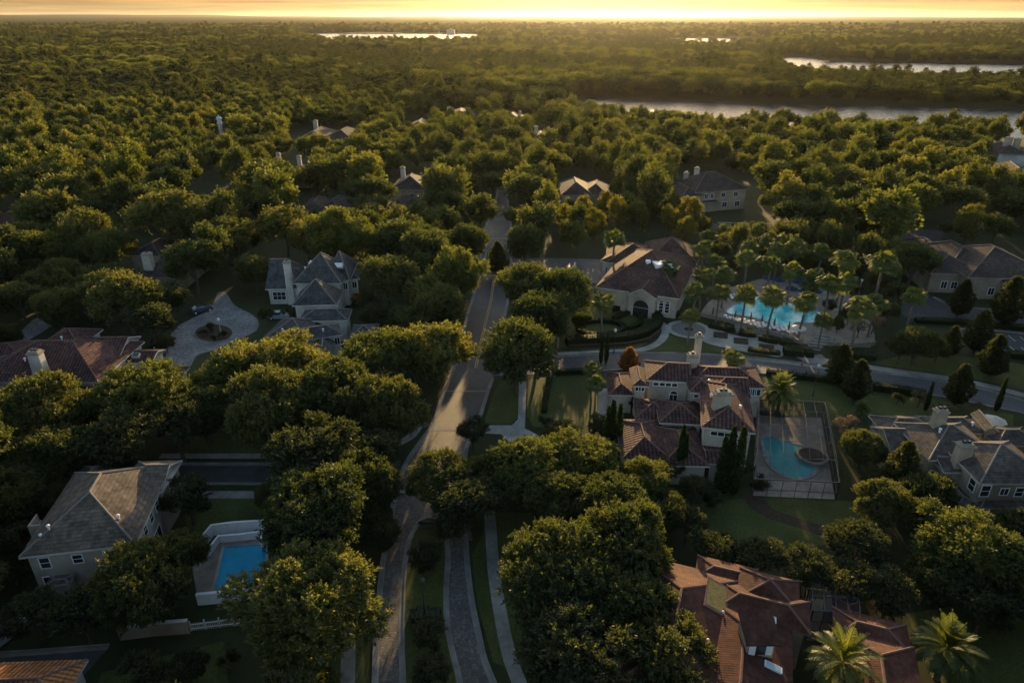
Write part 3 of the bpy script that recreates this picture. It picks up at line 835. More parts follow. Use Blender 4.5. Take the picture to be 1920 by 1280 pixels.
# drives and paths
sheet('driveway', PX([(912, 797), (960, 797), (971, 786), (973, 715), (987, 715), (985, 785), (984, 803), (1015, 818), (1006, 832), (960, 834), (940, 814), (910, 812)]), 0.016, 'concrete_pale')
sheet('driveway', PX([(1122, 728), (1142, 728), (1143, 785), (1121, 785)]), 0.016, 'concrete_pale')
def path(pxs, w, mat='concrete', name='path', z=0.016):
    c = smooth(PX(pxs)); b = MB(); strip(b, c, -w / 2, w / 2, 0.0, z)
    return tag(b.build(name, mat), kind='structure')
path([(916, 955), (919, 975), (922, 1020), (926, 1070), (934, 1125), (945, 1185), (957, 1235), (975, 1283), (1000, 1350)], 1.35, 'concrete', 'pavement')
path([(654, 1180), (653, 1230), (651, 1290), (648, 1380)], 1.35, 'concrete', 'pavement')
path([(300, 854.5), (500, 854.5), (700, 854.5)], 1.2, 'concrete', 'pavement')
path([(360, 927), (520, 927), (690, 927)], 1.5, 'concrete', 'pavement')
path([(802, 794), (786, 799), (770, 818), (742, 833), (715, 845)], 1.3, 'concrete', 'pavement')
path([(1630, 688), (1706, 699), (1786, 710), (1833, 719), (1920, 741), (2000, 768)], 1.7, 'concrete', 'pavement')
path([(1046, 664), (1100, 661), (1160, 658), (1205, 655), (1235, 642), (1247, 626), (1246, 612), (1236, 603), (1222, 594)], 1.5, 'concrete_pale', 'pavement')
path([(1360, 668), (1420, 673), (1500, 682), (1560, 690)], 1.6, 'concrete', 'pavement', 0.02)
sheet('path', PX([(1490, 668), (1540, 664), (1548, 672), (1605, 684), (1622, 692), (1600, 697), (1525, 686)]), 0.024, 'concrete')
path([(1222, 560), (1212, 577), (1204, 590)], 2.4, 'concrete', 'path')
# club pool terrace
def disc(cx, cy, r, n=40): return [Vector((cx + r * math.cos(i * 2 * math.pi / n), cy + r * math.sin(i * 2 * math.pi / n), 0)) for i in range(n)]
pc = P(1291, 617)
sheet('terrace', smooth(PX([(1316, 592), (1322, 574), (1340, 556), (1356, 544), (1400, 530), (1440, 522), (1530, 528), (1570, 542), (1606, 560), (1628, 590), (1640, 645), (1600, 650), (1556, 648), (1500, 643), (1450, 628), (1400, 612), (1350, 600)]), 3, True), 0.008, 'pool_deck')
sheet('plaza', disc(pc.x, pc.y, 4.3), 0.012, 'concrete_pale')
sheet('plaza', disc(pc.x, pc.y, 3.3), 0.018, 'plaza_dark')
sp = MB()
for k in range(22):
    a = k * 2 * math.pi / 22
    strip(sp, [Vector((pc.x + r * math.cos(a + 0.25 * (r - 1)), pc.y + r * math.sin(a + 0.25 * (r - 1)), 0)) for r in (1.0, 1.8, 2.6, 3.3)], -0.05, 0.05, 0.018, 0.024)
tag(sp.build('plaza_pattern', 'concrete'), kind='structure')
sheet('planting_bed', disc(pc.x, pc.y, 0.9), 0.03, 'mulch')
sheet('plaza', smooth(PX([(1318, 612), (1345, 617), (1372, 627), (1418, 634), (1462, 646), (1474, 658), (1462, 669), (1438, 666), (1400, 660), (1360, 652), (1320, 641), (1318, 628)]), 4, True), 0.016, 'concrete_pale')
for x, y in ((1351, 629), (1389, 640), (1437, 652)):
    c = P(x, y); b = MB(); b.box((c.x, c.y, 0), (2.6, 2.2, 0.22), 0, u=(0.96, -0.28, 0))
    tag(b.build('planting_bed', 'mulch'), kind='structure')
st = MB()
for k in range(6):
    c = P(1542 - k * 3.4, 632 + k * 4.6); st.box((c.x, c.y, 0), (2.6, 0.62, 0.08 * (6 - k) + 0.03), 0, u=(0.96, -0.28, 0))
for q in range(4):
    c = P(1388, 612 + q * 4.0); st.box((c.x + q * .1, c.y, 0), (2.2, 0.5, 0.07 * (4 - q) + 0.03), 0, u=(0.96, -0.28, 0))
    c = P(1424, 622 + q * 4.0); st.box((c.x + q * .1, c.y, 0), (2.2, 0.5, 0.07 * (4 - q) + 0.03), 0, u=(0.96, -0.28, 0))
tag(st.build('steps', 'concrete'), kind='structure')

# lawns and beds
for nm, q, mt, z in (('lawn', [(938, 714), (972, 713), (970, 784), (958, 794), (908, 795), (922, 745)], 'lawn', .006),
    ('lawn', [(990, 712), (1035, 706), (1118, 704), (1120, 800), (1060, 806), (1000, 800), (988, 780)], 'lawn', .006),
    ('lawn', [(1440, 706), (1540, 716), (1590, 730), (1606, 775), (1580, 800), (1500, 790), (1430, 770)], 'lawn', .006),
    ('lawn', [(1596, 728), (1740, 746), (1900, 778), (1900, 800), (1780, 795), (1680, 782), (1610, 770)], 'lawn', .004),
    ('lawn', [(1300, 945), (1420, 930), (1620, 940), (1650, 985), (1560, 1020), (1420, 1035), (1305, 1012)], 'lawn', .006),
    ('planting_bed', [(1388, 925), (1425, 925), (1450, 955), (1500, 972), (1560, 990), (1560, 1012), (1500, 990), (1440, 972), (1405, 950)], 'mulch', .012),
    ('lawn', [(345, 933), (560, 933), (560, 985), (505, 975), (410, 985), (350, 1010)], 'lawn', .006),
    ('lawn', [(380, 800), (560, 800), (560, 850), (330, 850)], 'lawn', .004),
    ('lawn', [(1206, 657), (1240, 645), (1252, 628), (1322, 643), (1362, 655), (1358, 660)], 'lawn', .006),
    ('lawn', [(1630, 680), (1700, 665), (1860, 672), (2000, 700), (2000, 752), (1920, 730), (1833, 711), (1706, 692)], 'lawn', .004),
    ('lawn', [(885, 1040), (905, 1000), (910, 960), (1000, 960), (1000, 1100), (990, 1200), (975, 1260), (925, 1240), (895, 1130)], 'lawn', .004),
    ('lawn', [(680, 1180), (640, 1150), (600, 1200), (520, 1300), (690, 1350)], 'lawn', .004),
    ('lawn', [(190, 1260), (420, 1200), (440, 1400), (150, 1400)], 'lawn', .004),
    ('lawn', [(1700, 1150), (1990, 1100), (2100, 1350), (1800, 1400)], 'lawn', .004),
    ('lawn', [(1046, 650), (1060, 560), (1240, 590), (1246, 620), (1200, 652), (1100, 658)], 'lawn', .004),
    ('planting_bed', [(1320, 600), (1350, 603), (1500, 646), (1530, 655), (1525, 680), (1400, 664), (1470, 655), (1372, 622)], 'mulch', .006)):
    sheet(nm, PX(q), z, mt)

# pools
def pool(name, pts, wmat, label, coping=0.45, grow=0.4, closed=True, cmat='concrete_pale'):
    b = MB(); c = sum(pts, Vector()) / len(pts)
    root = empty(name, (c.x, c.y, 0), label, 'pool')
    ar = sum(pts[i].x * pts[(i + 1) % len(pts)].y - pts[(i + 1) % len(pts)].x * pts[i].y for i in range(len(pts)))
    if ar < 0: pts = pts[::-1]
    b.poly([(p.x, p.y, 0.05) for p in pts])
    child_of(b, 'water', wmat, root)
    b = MB(); strip(b, pts, 0, -coping, 0.0, 0.12, 0, True)
    child_of(b, 'coping', cmat, root)
    return root
pool('swimming_pool', smooth(PX([(1363, 583), (1380, 571), (1400, 566), (1416, 556), (1440, 558), (1480, 568), (1512, 575), (1540, 588), (1536, 600), (1515, 606), (1493, 604), (1480, 612), (1457, 609), (1423, 598), (1390, 591), (1370, 589)]), 5, True), 'pool_turquoise', 'large curving turquoise pool of the club, ringed by palms and a tan terrace')
pool('swimming_pool', smooth(PX([(1432, 822), (1447, 820), (1485, 832), (1508, 838), (1512, 848), (1503, 860), (1524, 872), (1526, 884), (1515, 893), (1490, 896), (1465, 888), (1445, 872), (1436, 850)]), 5, True), 'pool_teal', 'kidney-shaped teal pool inside the screened cage beside the red-tiled villa')
# rectangular pool, long axis from the photo's corners
pool('swimming_pool', PX([(422, 1026), (500, 1021), (496, 1060), (472, 1104), (402, 1110)]), 'pool_blue', 'straight-sided deep blue pool between white walls beside the grey-roofed house', 0.4)
c = P(1522, 858)
b = MB(); strip(b, disc(c.x, c.y, 1.75), 0, -0.4, 0.0, 0.5, 0, True)
rt = empty('stone_planter', (c.x, c.y, 0), 'round stone-rimmed planter of brown soil at the edge of the caged teal pool', 'planter')
child_of(b, 'rim', 'stone_cap', rt)
b = MB(); b.poly([(p.x, p.y, 0.42) for p in disc(c.x, c.y, 1.7)]); child_of(b, 'soil', 'mulch', rt)

# lakes: each a level sheet with its own outline
LAKES_PX = [
    [(1075, 184), (1180, 185), (1340, 190), (1500, 196), (1640, 200), (1920, 207), (2250, 215), (2250, 264), (1920, 258), (1640, 254), (1500, 248), (1340, 240), (1200, 226), (1060, 208)],
    [(1462, 113), (1480, 107.5), (1500, 106.8), (1530, 110), (1548, 115.5), (1650, 117.5), (1800, 119.5), (1920, 121), (2300, 127), (2300, 160), (1920, 154), (1760, 151), (1600, 145), (1500, 137), (1450, 128)],
    [(1240, 72), (1300, 71.3), (1400, 71.5), (1445, 72.5), (1455, 82), (1350, 88), (1240, 83)],
    [(560, 63.5), (620, 63), (760, 63), (890, 63.6), (912, 72), (880, 79), (760, 81), (620, 79), (555, 71)],
]
for q in LAKES_PX: sheet('lake', smooth(PX(q), 3, True), 0.02, 'lake_water')

# ------------------------------------------------------------------ houses
Z = Vector((0, 0, 1))
class House:
    def __init__(s, name, label, roofm, wallm, ridgem, at, cat='house', fascia='stucco_white'):
        p = P(*at)
        s.root = empty(name, (p.x, p.y, 0), label, cat)
        s.roof, s.wall = MB(), MB()
        s.mats = (roofm, ridgem, fascia); s.wm = wallm; s.wings = []; s.rooftop = []; s.kids = []
    def wing(s, p1, p2, p3, ez, tan=0.5, e0='hip', e1='hip', axis=None, base=0.0, ov=0.5, caps=True, mi=0, z0=None):
        """eave rectangle: p1-p2 is the front eave, p3 a point of the back eave (photo pixels at height ez)"""
        A, B, C = P(*p1, ez), P(*p2, ez), P(*p3, ez)
        u = (B - A); L = u.length; u.normalize(); w = Vector((-u.y, u.x, 0)); W = (C - A).dot(w)
        if W < 0: w, W = -w, -W
        return s.wing_w(A, u, w, L, W, ez, tan, e0, e1, axis, base, ov, caps)
    def wing_w(s, A, u, w, L, W, ez, tan, e0='hip', e1='hip', axis=None, base=0.0, ov=0.5, caps=True):
        if axis is None: axis = 'u' if L >= W else 'w'
        if axis == 'w':      # rotate the frame so that the ridge always runs along a
            o, a, b, La, Lb = A + u * L, w, -u, W, L
        else: o, a, b, La, Lb = A, u, w, L, W
        h = Lb / 2 * tan; i0 = min(Lb / 2, La / 2) if e0 == 'hip' else 0; i1 = min(Lb / 2, La / 2) if e1 == 'hip' else 0
        c = [o, o + a * La, o + a * La + b * Lb, o + b * Lb]
        r0, r1 = o + a * i0 + b * Lb / 2 + Z * h, o + a * (La - i1) + b * Lb / 2 + Z * h
        if (r1 - r0).length < 0.05: r1 = r0
        def sl(pts):
            q = [pts[0]]
            for p in pts[1:]:
                if (p - q[-1]).length > 0.02: q.append(p)
            s.roof.slope(q)
        sl([c[0], c[1], r1, r0]); sl([c[2], c[3], r0, r1])
        if e0 == 'hip': sl([c[3], c[0], r0])
        if e1 == 'hip': sl([c[1], c[2], r1])
        t = 0.24
        for i in range(4):
            p, q = c[i], c[(i + 1) % 4]
            g = (i == 3 and e0 != 'hip') or (i == 1 and e1 != 'hip')
            if g:
                pk = r0 if i == 3 else r1
                for m, n in ((p, pk), (pk, q)): s.roof.poly([m - Z * t, n - Z * t, n, m], 2)
            else: s.roof.poly([p - Z * t, q - Z * t, q, p], 2)
        s.roof.poly([q - Z * t for q in reversed(c)], 2)
        if caps:
            R_ = 0.13
            if (r1 - r0).length > 0.3: s.roof.tube(r0, r1, R_, n=5, mi=1)
            for e, cc, rr in ((e0, (c[0], c[3]), r0), (e1, (c[1], c[2]), r1)):
                if e == 'hip':
                    for q in cc: s.roof.tube(q + (rr - q) * 0.01, rr, R_ * 0.9, n=5, mi=1)
        # walls, set in by the overhang
        wo, wa, wb = o + a * ov + b * ov, La - 2 * ov, Lb - 2 * ov
        k = [wo, wo + a * wa, wo + a * wa + b * wb, wo + b * wb]
        top = ez - t + 0.02
        for i in range(4):
            p, q = k[i], k[(i + 1) % 4]
            g = (i == 3 and e0 != 'hip') or (i == 1 and e1 != 'hip')
            pts = [(p.x, p.y, base), (q.x, q.y, base), (q.x, q.y, top), (p.x, p.y, top)]
            if g:
                m = (p + q) / 2; pts.insert(3, (m.x, m.y, ez + h * (wb / Lb) - 0.12))
            s.wall.poly(pts)
        # corners in the caller's order (front left, front right, back right, back left) for windows
        if axis == 'w': kk = [k[3], k[0], k[1], k[2]]
        else: kk = k
        s.wings.append(dict(k=kk, ez=ez, tan=tan, o=o, a=a, b=b, La=La, Lb=Lb, axis=axis, h=h))
        return len(s.wings) - 1
    def win(s, wi, side, t, z, w, h, arch=False, rows=1, cols=2, name='window', glassm='window_glass', fm='white_paint', mid=True):
        k = s.wings[wi]['k']; p, q = k[side].copy(), k[(side + 1) % 4].copy(); p.z = q.z = 0
        d = (q - p).normalized(); n = Vector((d.y, -d.x, 0))
        cen = sum(k, Vector()) / 4; cen.z = 0
        if (p - cen).dot(n) < 0: n = -n
        c = p.lerp(q, t) + Z * z
        s.rect_window(c, d, n, w, h, arch, rows, cols, name, glassm, fm)
    def rect_window(s, c, d, n, w, h, arch=False, rows=1, cols=2, name='window', glassm='window_glass', fm='white_paint'):
        f, g = MB(), MB()
        fr = 0.09
        def bar(x0, x1, z0, z1, dep=0.07):
            pts = [c + d * x + Z * z_ for x, z_ in ((x0, z0), (x1, z0), (x1, z1), (x0, z1))]
            o_ = [q + n * dep for q in pts]
            f.poly(o_)
            for i in range(4):
                j = (i + 1) % 4; f.poly([pts[i], pts[j], o_[j], o_[i]])
        bar(-w / 2 - fr, w / 2 + fr, -fr, 0); bar(-w / 2 - fr, w / 2 + fr, h, h + fr)
        bar(-w / 2 - fr, -w / 2, 0, h); bar(w / 2, w / 2 + fr, 0, h)
        for i in range(1, cols): x = -w / 2 + w * i / cols; bar(x - 0.03, x + 0.03, 0, h, 0.05)
        for i in range(1, rows): z = h * i / rows; bar(-w / 2, w / 2, z - 0.03, z + 0.03, 0.05)
        g.poly([c + d * x + Z * z_ + n * 0.03 for x, z_ in ((-w / 2, 0), (w / 2, 0), (w / 2, h), (-w / 2, h))])
        if arch:
            arc = [c + d * (w / 2 * math.cos(t)) + Z * (h + fr + w / 2 * math.sin(t)) + n * 0.03 for t in [i * math.pi / 10 for i in range(11)]]
            g.poly(arc)
            for i in range(10):
                a0, a1 = i * math.pi / 10, (i + 1) * math.pi / 10
                q = [c + d * (r * math.cos(t)) + Z * (h + fr + r * math.sin(t)) + n * 0.08 for r, t in ((w / 2, a0), (w / 2 + fr, a0), (w / 2 + fr, a1), (w / 2, a1))]
                f.poly(q)
        s.kids.append((f, g, name, fm, glassm))
    def hole(s, wi, side, t, z, w, h, name='doorway', arch=True):
        """open arched porch mouth: a flat dark pane stands for the shade inside, with a lighter surround"""
        s.win(wi, side, t, z, w, h, arch, 1, 1, name, 'window_glass', 'stucco_white')
    def chimney(s, px, py, zb, zt, sx, sy, cap='stone_cap', body=None, u=None, taper=0.92, flues=1, at_z=None):
        c = P(px, py, zb if at_z is None else at_z); c.z = zb
        s.rooftop.append(('chimney', c, zt - zb, sx, sy, cap, body or s.wm, u, taper, flues))
    def on_roof(s, wi, face, fa, fb):
        """point on a roof plane: face 0 = the long slope nearest corner 0, 1 = the opposite; fa along the ridge, fb up the slope 0..1"""
        W = s.wings[wi]; half = W['Lb'] / 2
        b = fb * half if face == 0 else W['Lb'] - fb * half
        return W['o'] + W['a'] * (fa * W['La']) + W['b'] * b + Z * (fb * W['h'])
    def skylight(s, wi, face, fa, fb, w=1.0, l=1.2, m='skylight_glass', fm='white_metal', h=0.18, name='skylight'):
        W = s.wings[wi]; p = s.on_roof(wi, face, fa, fb)
        up = (s.on_roof(wi, face, fa, fb + 0.1) - p).normalized(); a = W['a']; n = a.cross(up)
        if n.z < 0: n = -n
        f, g = MB(), MB()
        q = [p + a * x * w / 2 + up * y * l / 2 for x, y in ((-1, -1), (1, -1), (1, 1), (-1, 1))]
        t_ = [v + n * h for v in q]
        for i in range(4): f.poly([q[i], q[(i + 1) % 4], t_[(i + 1) % 4], t_[i]])
        f.poly(t_)
        g.poly([p + a * x * w * .42 + up * y * l * .42 + n * (h + .012) for x, y in ((-1, -1), (1, -1), (1, 1), (-1, 1))])
        s.kids.append((f, g, name, fm, m))
    def vent(s, wi, face, fa, fb, r=0.12, h=0.5, m='white_metal'):
        p = s.on_roof(wi, face, fa, fb); b = MB(); b.lathe(p - Z * 0.1, [(r, 0), (r, h), (r * 1.7, h), (r * 1.5, h + 0.12), (0.02, h + 0.18)], 8)
        s.rooftop.append(('vent', b, m))
    def done(s):
        w = child_of(s.wall, 'wall', s.wm, s.root)
        r = child_of(s.roof, 'roof', list(s.mats), s.root)
        for k in s.rooftop:
            if k[0] == 'vent': child_of(k[1], 'roof_vent', k[2], s.root, r); continue
            _, c, h, sx, sy, cap, body, u, tp, fl = k
            b = MB(); b.box(c, (sx, sy, h - 0.5), 0, u, tp)
            b.box(c + Z * (h - 0.5), (sx * tp + 0.28, sy * tp + 0.28, 0.22), 1, u)
            b.box(c + Z * (h - 0.28), (sx * tp + 0.10, sy * tp + 0.10, 0.30), 1, u, 0.8)
            uu = Vector(u) if u is not None else Vector((1, 0, 0))
            for i in range(fl):
                o_ = (i - (fl - 1) / 2) * 0.55
                b.box(c + uu * o_ + Z * (h + 0.02), (0.42, 0.42, 0.28), 2, u, 0.9)
            child_of(b, 'chimney', [body, cap, 'dark_metal'], s.root, r)
        for f, g, nm, fm, gm in s.kids:
            fo = child_of(f, nm, fm, s.root)
            child_of(g, 'pane', gm, s.root, fo)
        return s

# --- red-tiled villa with the cypresses
h = House('villa', 'sprawling red-tiled villa with cream walls and cypresses, beside the screened pool cage', 'tile_red', 'stucco', 'ridge_red', (1290, 800))
a1 = h.wing((1314.7, 800), (1417, 812), (1405, 722), 6.4, 0.46, 'hip', 'hip', 'w')
a1b = h.wing((1325, 744), (1408, 748), (1402, 708), 6.2, 0.5, 'hip', 'gable', 'u')
a2 = h.wing((1290, 722), (1436, 727), (1425, 688), 5.4, 0.42, 'hip', 'hip', 'u')
a3 = h.wing((1212, 712), (1298, 717), (1290, 680), 6.3, 0.45, 'hip', 'gable', 'u')
a4 = h.wing((1186, 723), (1217, 724), (1214, 691), 5.6, 0.42, 'hip', 'gable', 'w')
a5 = h.wing((1141, 740), (1192, 741), (1187, 698), 3.4, 0.42, 'hip', 'hip', 'w')
a6 = h.wing((1191, 785), (1262, 789), (1258, 750), 3.4, 0.42, 'hip', 'hip', 'u')
a6b = h.wing((1236, 792), (1322, 796), (1316, 752), 4.2, 0.42, 'hip', 'hip', 'u')
a7 = h.wing((1166, 860), (1260, 862), (1252, 787), 3.3, 0.42, 'hip', 'hip', 'w')
a8 = h.wing((1240, 872), (1332, 874), (1320, 800), 3.3, 0.42, 'hip', 'hip', 'w')
a9 = h.wing((1292, 735), (1345, 737), (1340, 708), 6.2, 0.5, 'hip', 'hip', 'w')
a10 = h.wing((1326, 868), (1398, 872), (1392, 838), 3.2, 0.3, 'gable', 'hip', 'u')
for i in range(4): h.win(a1, 0, 0.22 + i * 0.15, 5.05, 0.8, 0.6, cols=1)
for i in range(3): h.win(a9, 0, 0.25 + i * 0.22, 5.1, 0.75, 0.5, cols=1)
for i in range(4): h.win(a3, 0, 0.18 + i * 0.16, 5.2, 0.75, 0.5, cols=1)
for i in range(2): h.win(a4, 0, 0.3 + i * 0.36, 4.5, 0.8, 0.6, cols=1)
for i in range(4): h.win(a2, 0, 0.78 + i * 0.06, 3.8, 0.8, 1.0, cols=1)
h.win(a3, 0, 0.66, 1.6, 1.1, 2.2, True)
h.chimney(1297, 738, 0, 10.6, 0.95, 0.95, taper=0.94)
h.chimney(1288, 750, 0, 8.3, 1.5, 1.3, taper=0.9)
h.chimney(1353, 755, 6.8, 9.9, 2.3, 1.3, at_z=8.0, flues=2)
h.vent(a1, 0, 0.35, 0.5); h.vent(a1, 1, 0.55, 0.4); h.vent(a9, 0, .5, .4)
h.done()

# --- club house
h = House('clubhouse', 'brown-tiled clubhouse with arched porches and a white skylight well, left of the palms', 'tile_brown', 'stucco', 'ridge_red', (1220, 560), 'clubhouse')
c1 = h.wing((1116, 538), (1274, 560), (1300, 482), 4.6, 0.36, 'hip', 'hip', 'u')
c2 = h.wing((1125, 489), (1162, 494), (1215, 470), 4.4, 0.42, 'hip', 'hip')
c2b = h.wing((1135, 492), (1240, 497), (1240, 464), 4.4, 0.42, 'hip', 'hip', 'u')
c3 = h.wing((1215, 490), (1308, 494), (1316, 458), 4.8, 0.5, 'hip', 'hip', 'u')
c4 = h.wing((1255, 528), (1322, 508), (1325, 486), 4.4, 0.42, 'hip', 'hip', 'u')
c5 = h.wing((1176, 551), (1230, 560), (1240, 528), 4.5, 0.55, 'gable', 'hip', 'w', ov=0.25)
h.win(c5, 0, 0.5, 0.0, 3.2, 1.9, True, 1, 1, 'porch_arch', 'window_glass', 'stucco_white')  # open porch: dark pane painted in for the shade behind the arch
for i in range(3): h.win(c1, 0, 0.74 + i * 0.075, 1.0, 0.8, 2.0, True, 3, 1)
h.win(c2, 0, 0.5, 0.2, 2.0, 2.0, True, 1, 1, 'porch_arch', 'window_glass', 'stucco_white')  # dark pane again stands for the shaded porch inside
for i in range(2): h.win(c2b, 0, 0.14 + i * 0.18, 0.5, 2.2, 1.5, True, 1, 1, 'porch_arch', 'window_glass', 'stucco_white')  # porch shade drawn as dark panes filling both arches
b = MB(); p = P(1244, 486, 9.0); b.box((p.x, p.y, 7.2), (4.0, 2.4, 1.1), 0, (0.98, 0.17, 0)); b.box((p.x - 3, p.y + .8, 7.6), (0.9, 0.8, 0.9), 0, (0.98, .17, 0)); b.box((p.x + .3, p.y, 8.303), (1.0, 1.0, .3), 1, (0.98, .17, 0))
h.rooftop.append(('vent', b, ['white_metal', 'dark_metal']))
h.done()

# --- slate house and its garage wing
h = House('slate_house', 'tall grey-slate house with steep hipped peaks and a white chimney', 'slate_grey', 'stucco_white', 'ridge_grey', (600, 550))
s1 = h.wing((549, 531), (640, 531), (640, 500), 6.3, 0.98, 'hip', 'hip', 'w')
s2 = h.wing((547, 573), (631, 571), (645, 545), 5.0, 0.95, 'hip', 'hip', 'w')
s3 = h.wing((497, 542), (560, 541), (560, 505), 3.6, 0.75, 'gable', 'hip', 'u')
s4 = h.wing((606, 526), (656, 525), (660, 492), 5.8, 0.8, 'hip', 'hip', 'u')
s5 = h.wing((652, 524), (675, 522), (678, 505), 4.8, 0.6, 'hip', 'hip')
h.win(s3, 0, 0.35, 1.0, 2.6, 1.7, cols=3, rows=2); h.win(s3, 0, 0.75, 1.0, 1.2, 1.6)
h.win(s2, 0, 0.35, 2.0, 1.2, 1.4); h.win(s2, 1, 0.3, 2.0, 1.0, 1.5); h.win(s2, 1, 0.7, 2.0, 1.0, 1.5); h.win(s1, 0, .12, 3.2, 1.0, 1.4); h.win(s5, 0, 0.5, 2.6, .9, 1.4); h.win(s4, 0, .86, 3.6, .8, 1.4)
h.chimney(547, 557, 0, 9.6, 1.5, 1.2, taper=0.85, at_z=1.5)
h.skylight(s4, 0, 0.55, 0.45, 1.8, 1.2, 'white_metal', 'stucco_white', 0.7, 'dormer'); h.skylight(s1, 1, 0.55, 0.5, .7, .7, 'white_metal', 'white_metal', .4)
h.vent(s1, 1, .3, .4)
h.done()
h = House('garage_house', 'low grey-slate garage block with long hips, between the slate house and the golden oaks', 'slate_grey', 'stucco_white', 'ridge_grey', (610, 630))
d1 = h.wing((556, 640), (643, 627), (664, 603), 5.2, 0.5, 'hip', 'hip', 'u')
d2 = h.wing((480, 645), (580, 650), (585, 600), 3.2, 0.5, 'hip', 'hip', 'u')
d3 = h.wing((583, 664), (627, 660), (622, 632), 4.0, 0.6, 'gable', 'hip', 'w')
d4 = h.wing((655, 634), (706, 632), (722, 607), 3.2, 0.42, 'hip', 'hip', 'u')
d5 = h.wing((560, 602), (652, 600), (650, 580), 4.6, 0.5, 'hip', 'hip', 'u')
for i in range(3): h.win(d1, 1, 0.2 + i * 0.28, 3.2, 0.8, 1.3, cols=1)
h.win(d1, 0, .92, 3.3, .8, 1.2); h.win(d4, 0, .8, 1.0, 1.0, 1.3)
h.vent(d1, 0, .6, .5); h.vent(d2, 0, .4, .5)
h.done()

# --- red-tiled house on the left edge
h = House('red_tiled_house', 'large red-tiled house at the left edge, with a stout white chimney and skylights', 'tile_red', 'stucco_white', 'ridge_red', (120, 680))
e1 = h.wing((-60, 716), (185, 716), (196, 640), 4.2, 0.5, 'hip', 'hip', 'u')
e2 = h.wing((120, 670), (224, 668), (240, 630), 4.6, 0.42, 'hip', 'gable', 'u')
e3 = h.wing((200, 680), (284, 680), (306, 654), 3.2, 0.36, 'hip', 'gable', 'u')
e4 = h.wing((120, 732), (322, 728), (320, 688), 2.9, 0.42, 'hip', 'hip', 'u')
e5 = h.wing((-60, 672), (36, 664), (46, 640), 3.2, 0.42, 'hip', 'hip', 'u')
e6 = h.wing((68, 650), (150, 650), (150, 617), 5.0, 0.5, 'hip', 'hip', 'u')
e7 = h.wing((0, 724), (38, 722), (40, 690), 3.6, 0.6, 'gable', 'hip', 'w')
h.chimney(80, 705, 3.5, 9.4, 1.9, 1.4, taper=0.9, at_z=5.0, flues=2)
for fa, fb, w_ in ((0.36, 0.55, 0.9), (0.70, 0.6, 1.2), (0.86, 0.5, 0.9)): h.skylight(e4, 0, fa, fb, w_, 1.1)
h.skylight(e3, 0, 0.6, 0.5, 1.1, 0.9, 'window_glass', 'stucco_white', 0.5, 'dormer')
h.win(e7, 0, 0.5, 1.6, 1.4, 1.5); h.win(e3, 1, 0.5, 1.0, 0.7, 0.9); h.win(e2, 1, 0.5, 2.6, .6, .8, cols=1)
h.vent(e1, 0, .35, .5); h.vent(e6, 0, .5, .4)
h.done()

# --- grey shingled house bottom left
h = House('shingled_house', 'two-storey cream house with weathered grey shingle roof and sunlit ridge, beside the blue pool', 'shingle_grey', 'stucco', 'ridge_grey', (150, 1060))
f1 = h.wing((34, 1045), (254, 1020), (322, 868), 6.0, 0.58, 'hip', 'hip', 'w')
f2 = h.wing((215, 925), (303, 922), (338, 862), 6.0, 0.5, 'hip', 'gable', 'u')
f3 = h.wing((104, 950), (190, 940), (190, 868), 4.4, 0.45, 'hip', 'hip', 'w')
f4 = h.wing((84, 1098), (130, 1093), (128, 1076), 2.9, 0.12, 'hip', 'hip', 'u', ov=0.15)
h.win(f1, 0, 0.14, 3.9, 0.9, 1.3, rows=2, cols=1); h.win(f1, 0, 0.45, 4.1, 0.9, 1.0, rows=2, cols=1); h.win(f1, 0, 0.12, 1.0, 1.0, 1.7, rows=2, cols=1); h.win(f1, 0, .75, 3.9, .9, 1.3, rows=2, cols=1)
for i in range(5): h.win(f1, 1, 0.1 + i * 0.16, 3.9, 0.9, 1.4, rows=2, cols=1)
h.win(f1, 1, .2, .9, 1.1, 1.6, rows=2, cols=1); h.win(f1, 1, .45, .2, 2.2, 2.2, rows=1); h.win(f2, 1, .5, 3.6, .9, 1.3, rows=2, cols=1)
h.vent(f1, 1, 0.16, 0.42); h.vent(f1, 0, .2, .4); h.vent(f1, 1, .12, .3, .1, .3)
h.done()
bal = MB(); p = P(92, 976, 5.2)
uu = (0.985, 0.17, 0)
bal.box((p.x, p.y, 0), (3.2, 2.2, 4.6), 0, uu)
for dx, dy, sx, sy in ((0, -1.03, 3.2, 0.14), (-1.53, 0, 0.14, 1.9), (1.53, 0, 0.14, 1.9)):
    bal.box((p.x + dx * uu[0] - dy * uu[1], p.y + dx * uu[1] + dy * uu[0], 4.6), (sx, sy, 1.0), 0, uu)
rt = empty('balcony', (p.x, p.y, 0), 'cream walled roof balcony at the left eave of the grey-shingled house', 'balcony')
child_of(bal, 'wall', 'stucco', rt)
bb_ = MB()
for q in (-.4, .4): bb_.box((p.x, p.y + q, 4.9), (2.2, 0.4, 0.08), 0, uu)
child_of(bb_, 'bench', 'bark', rt)

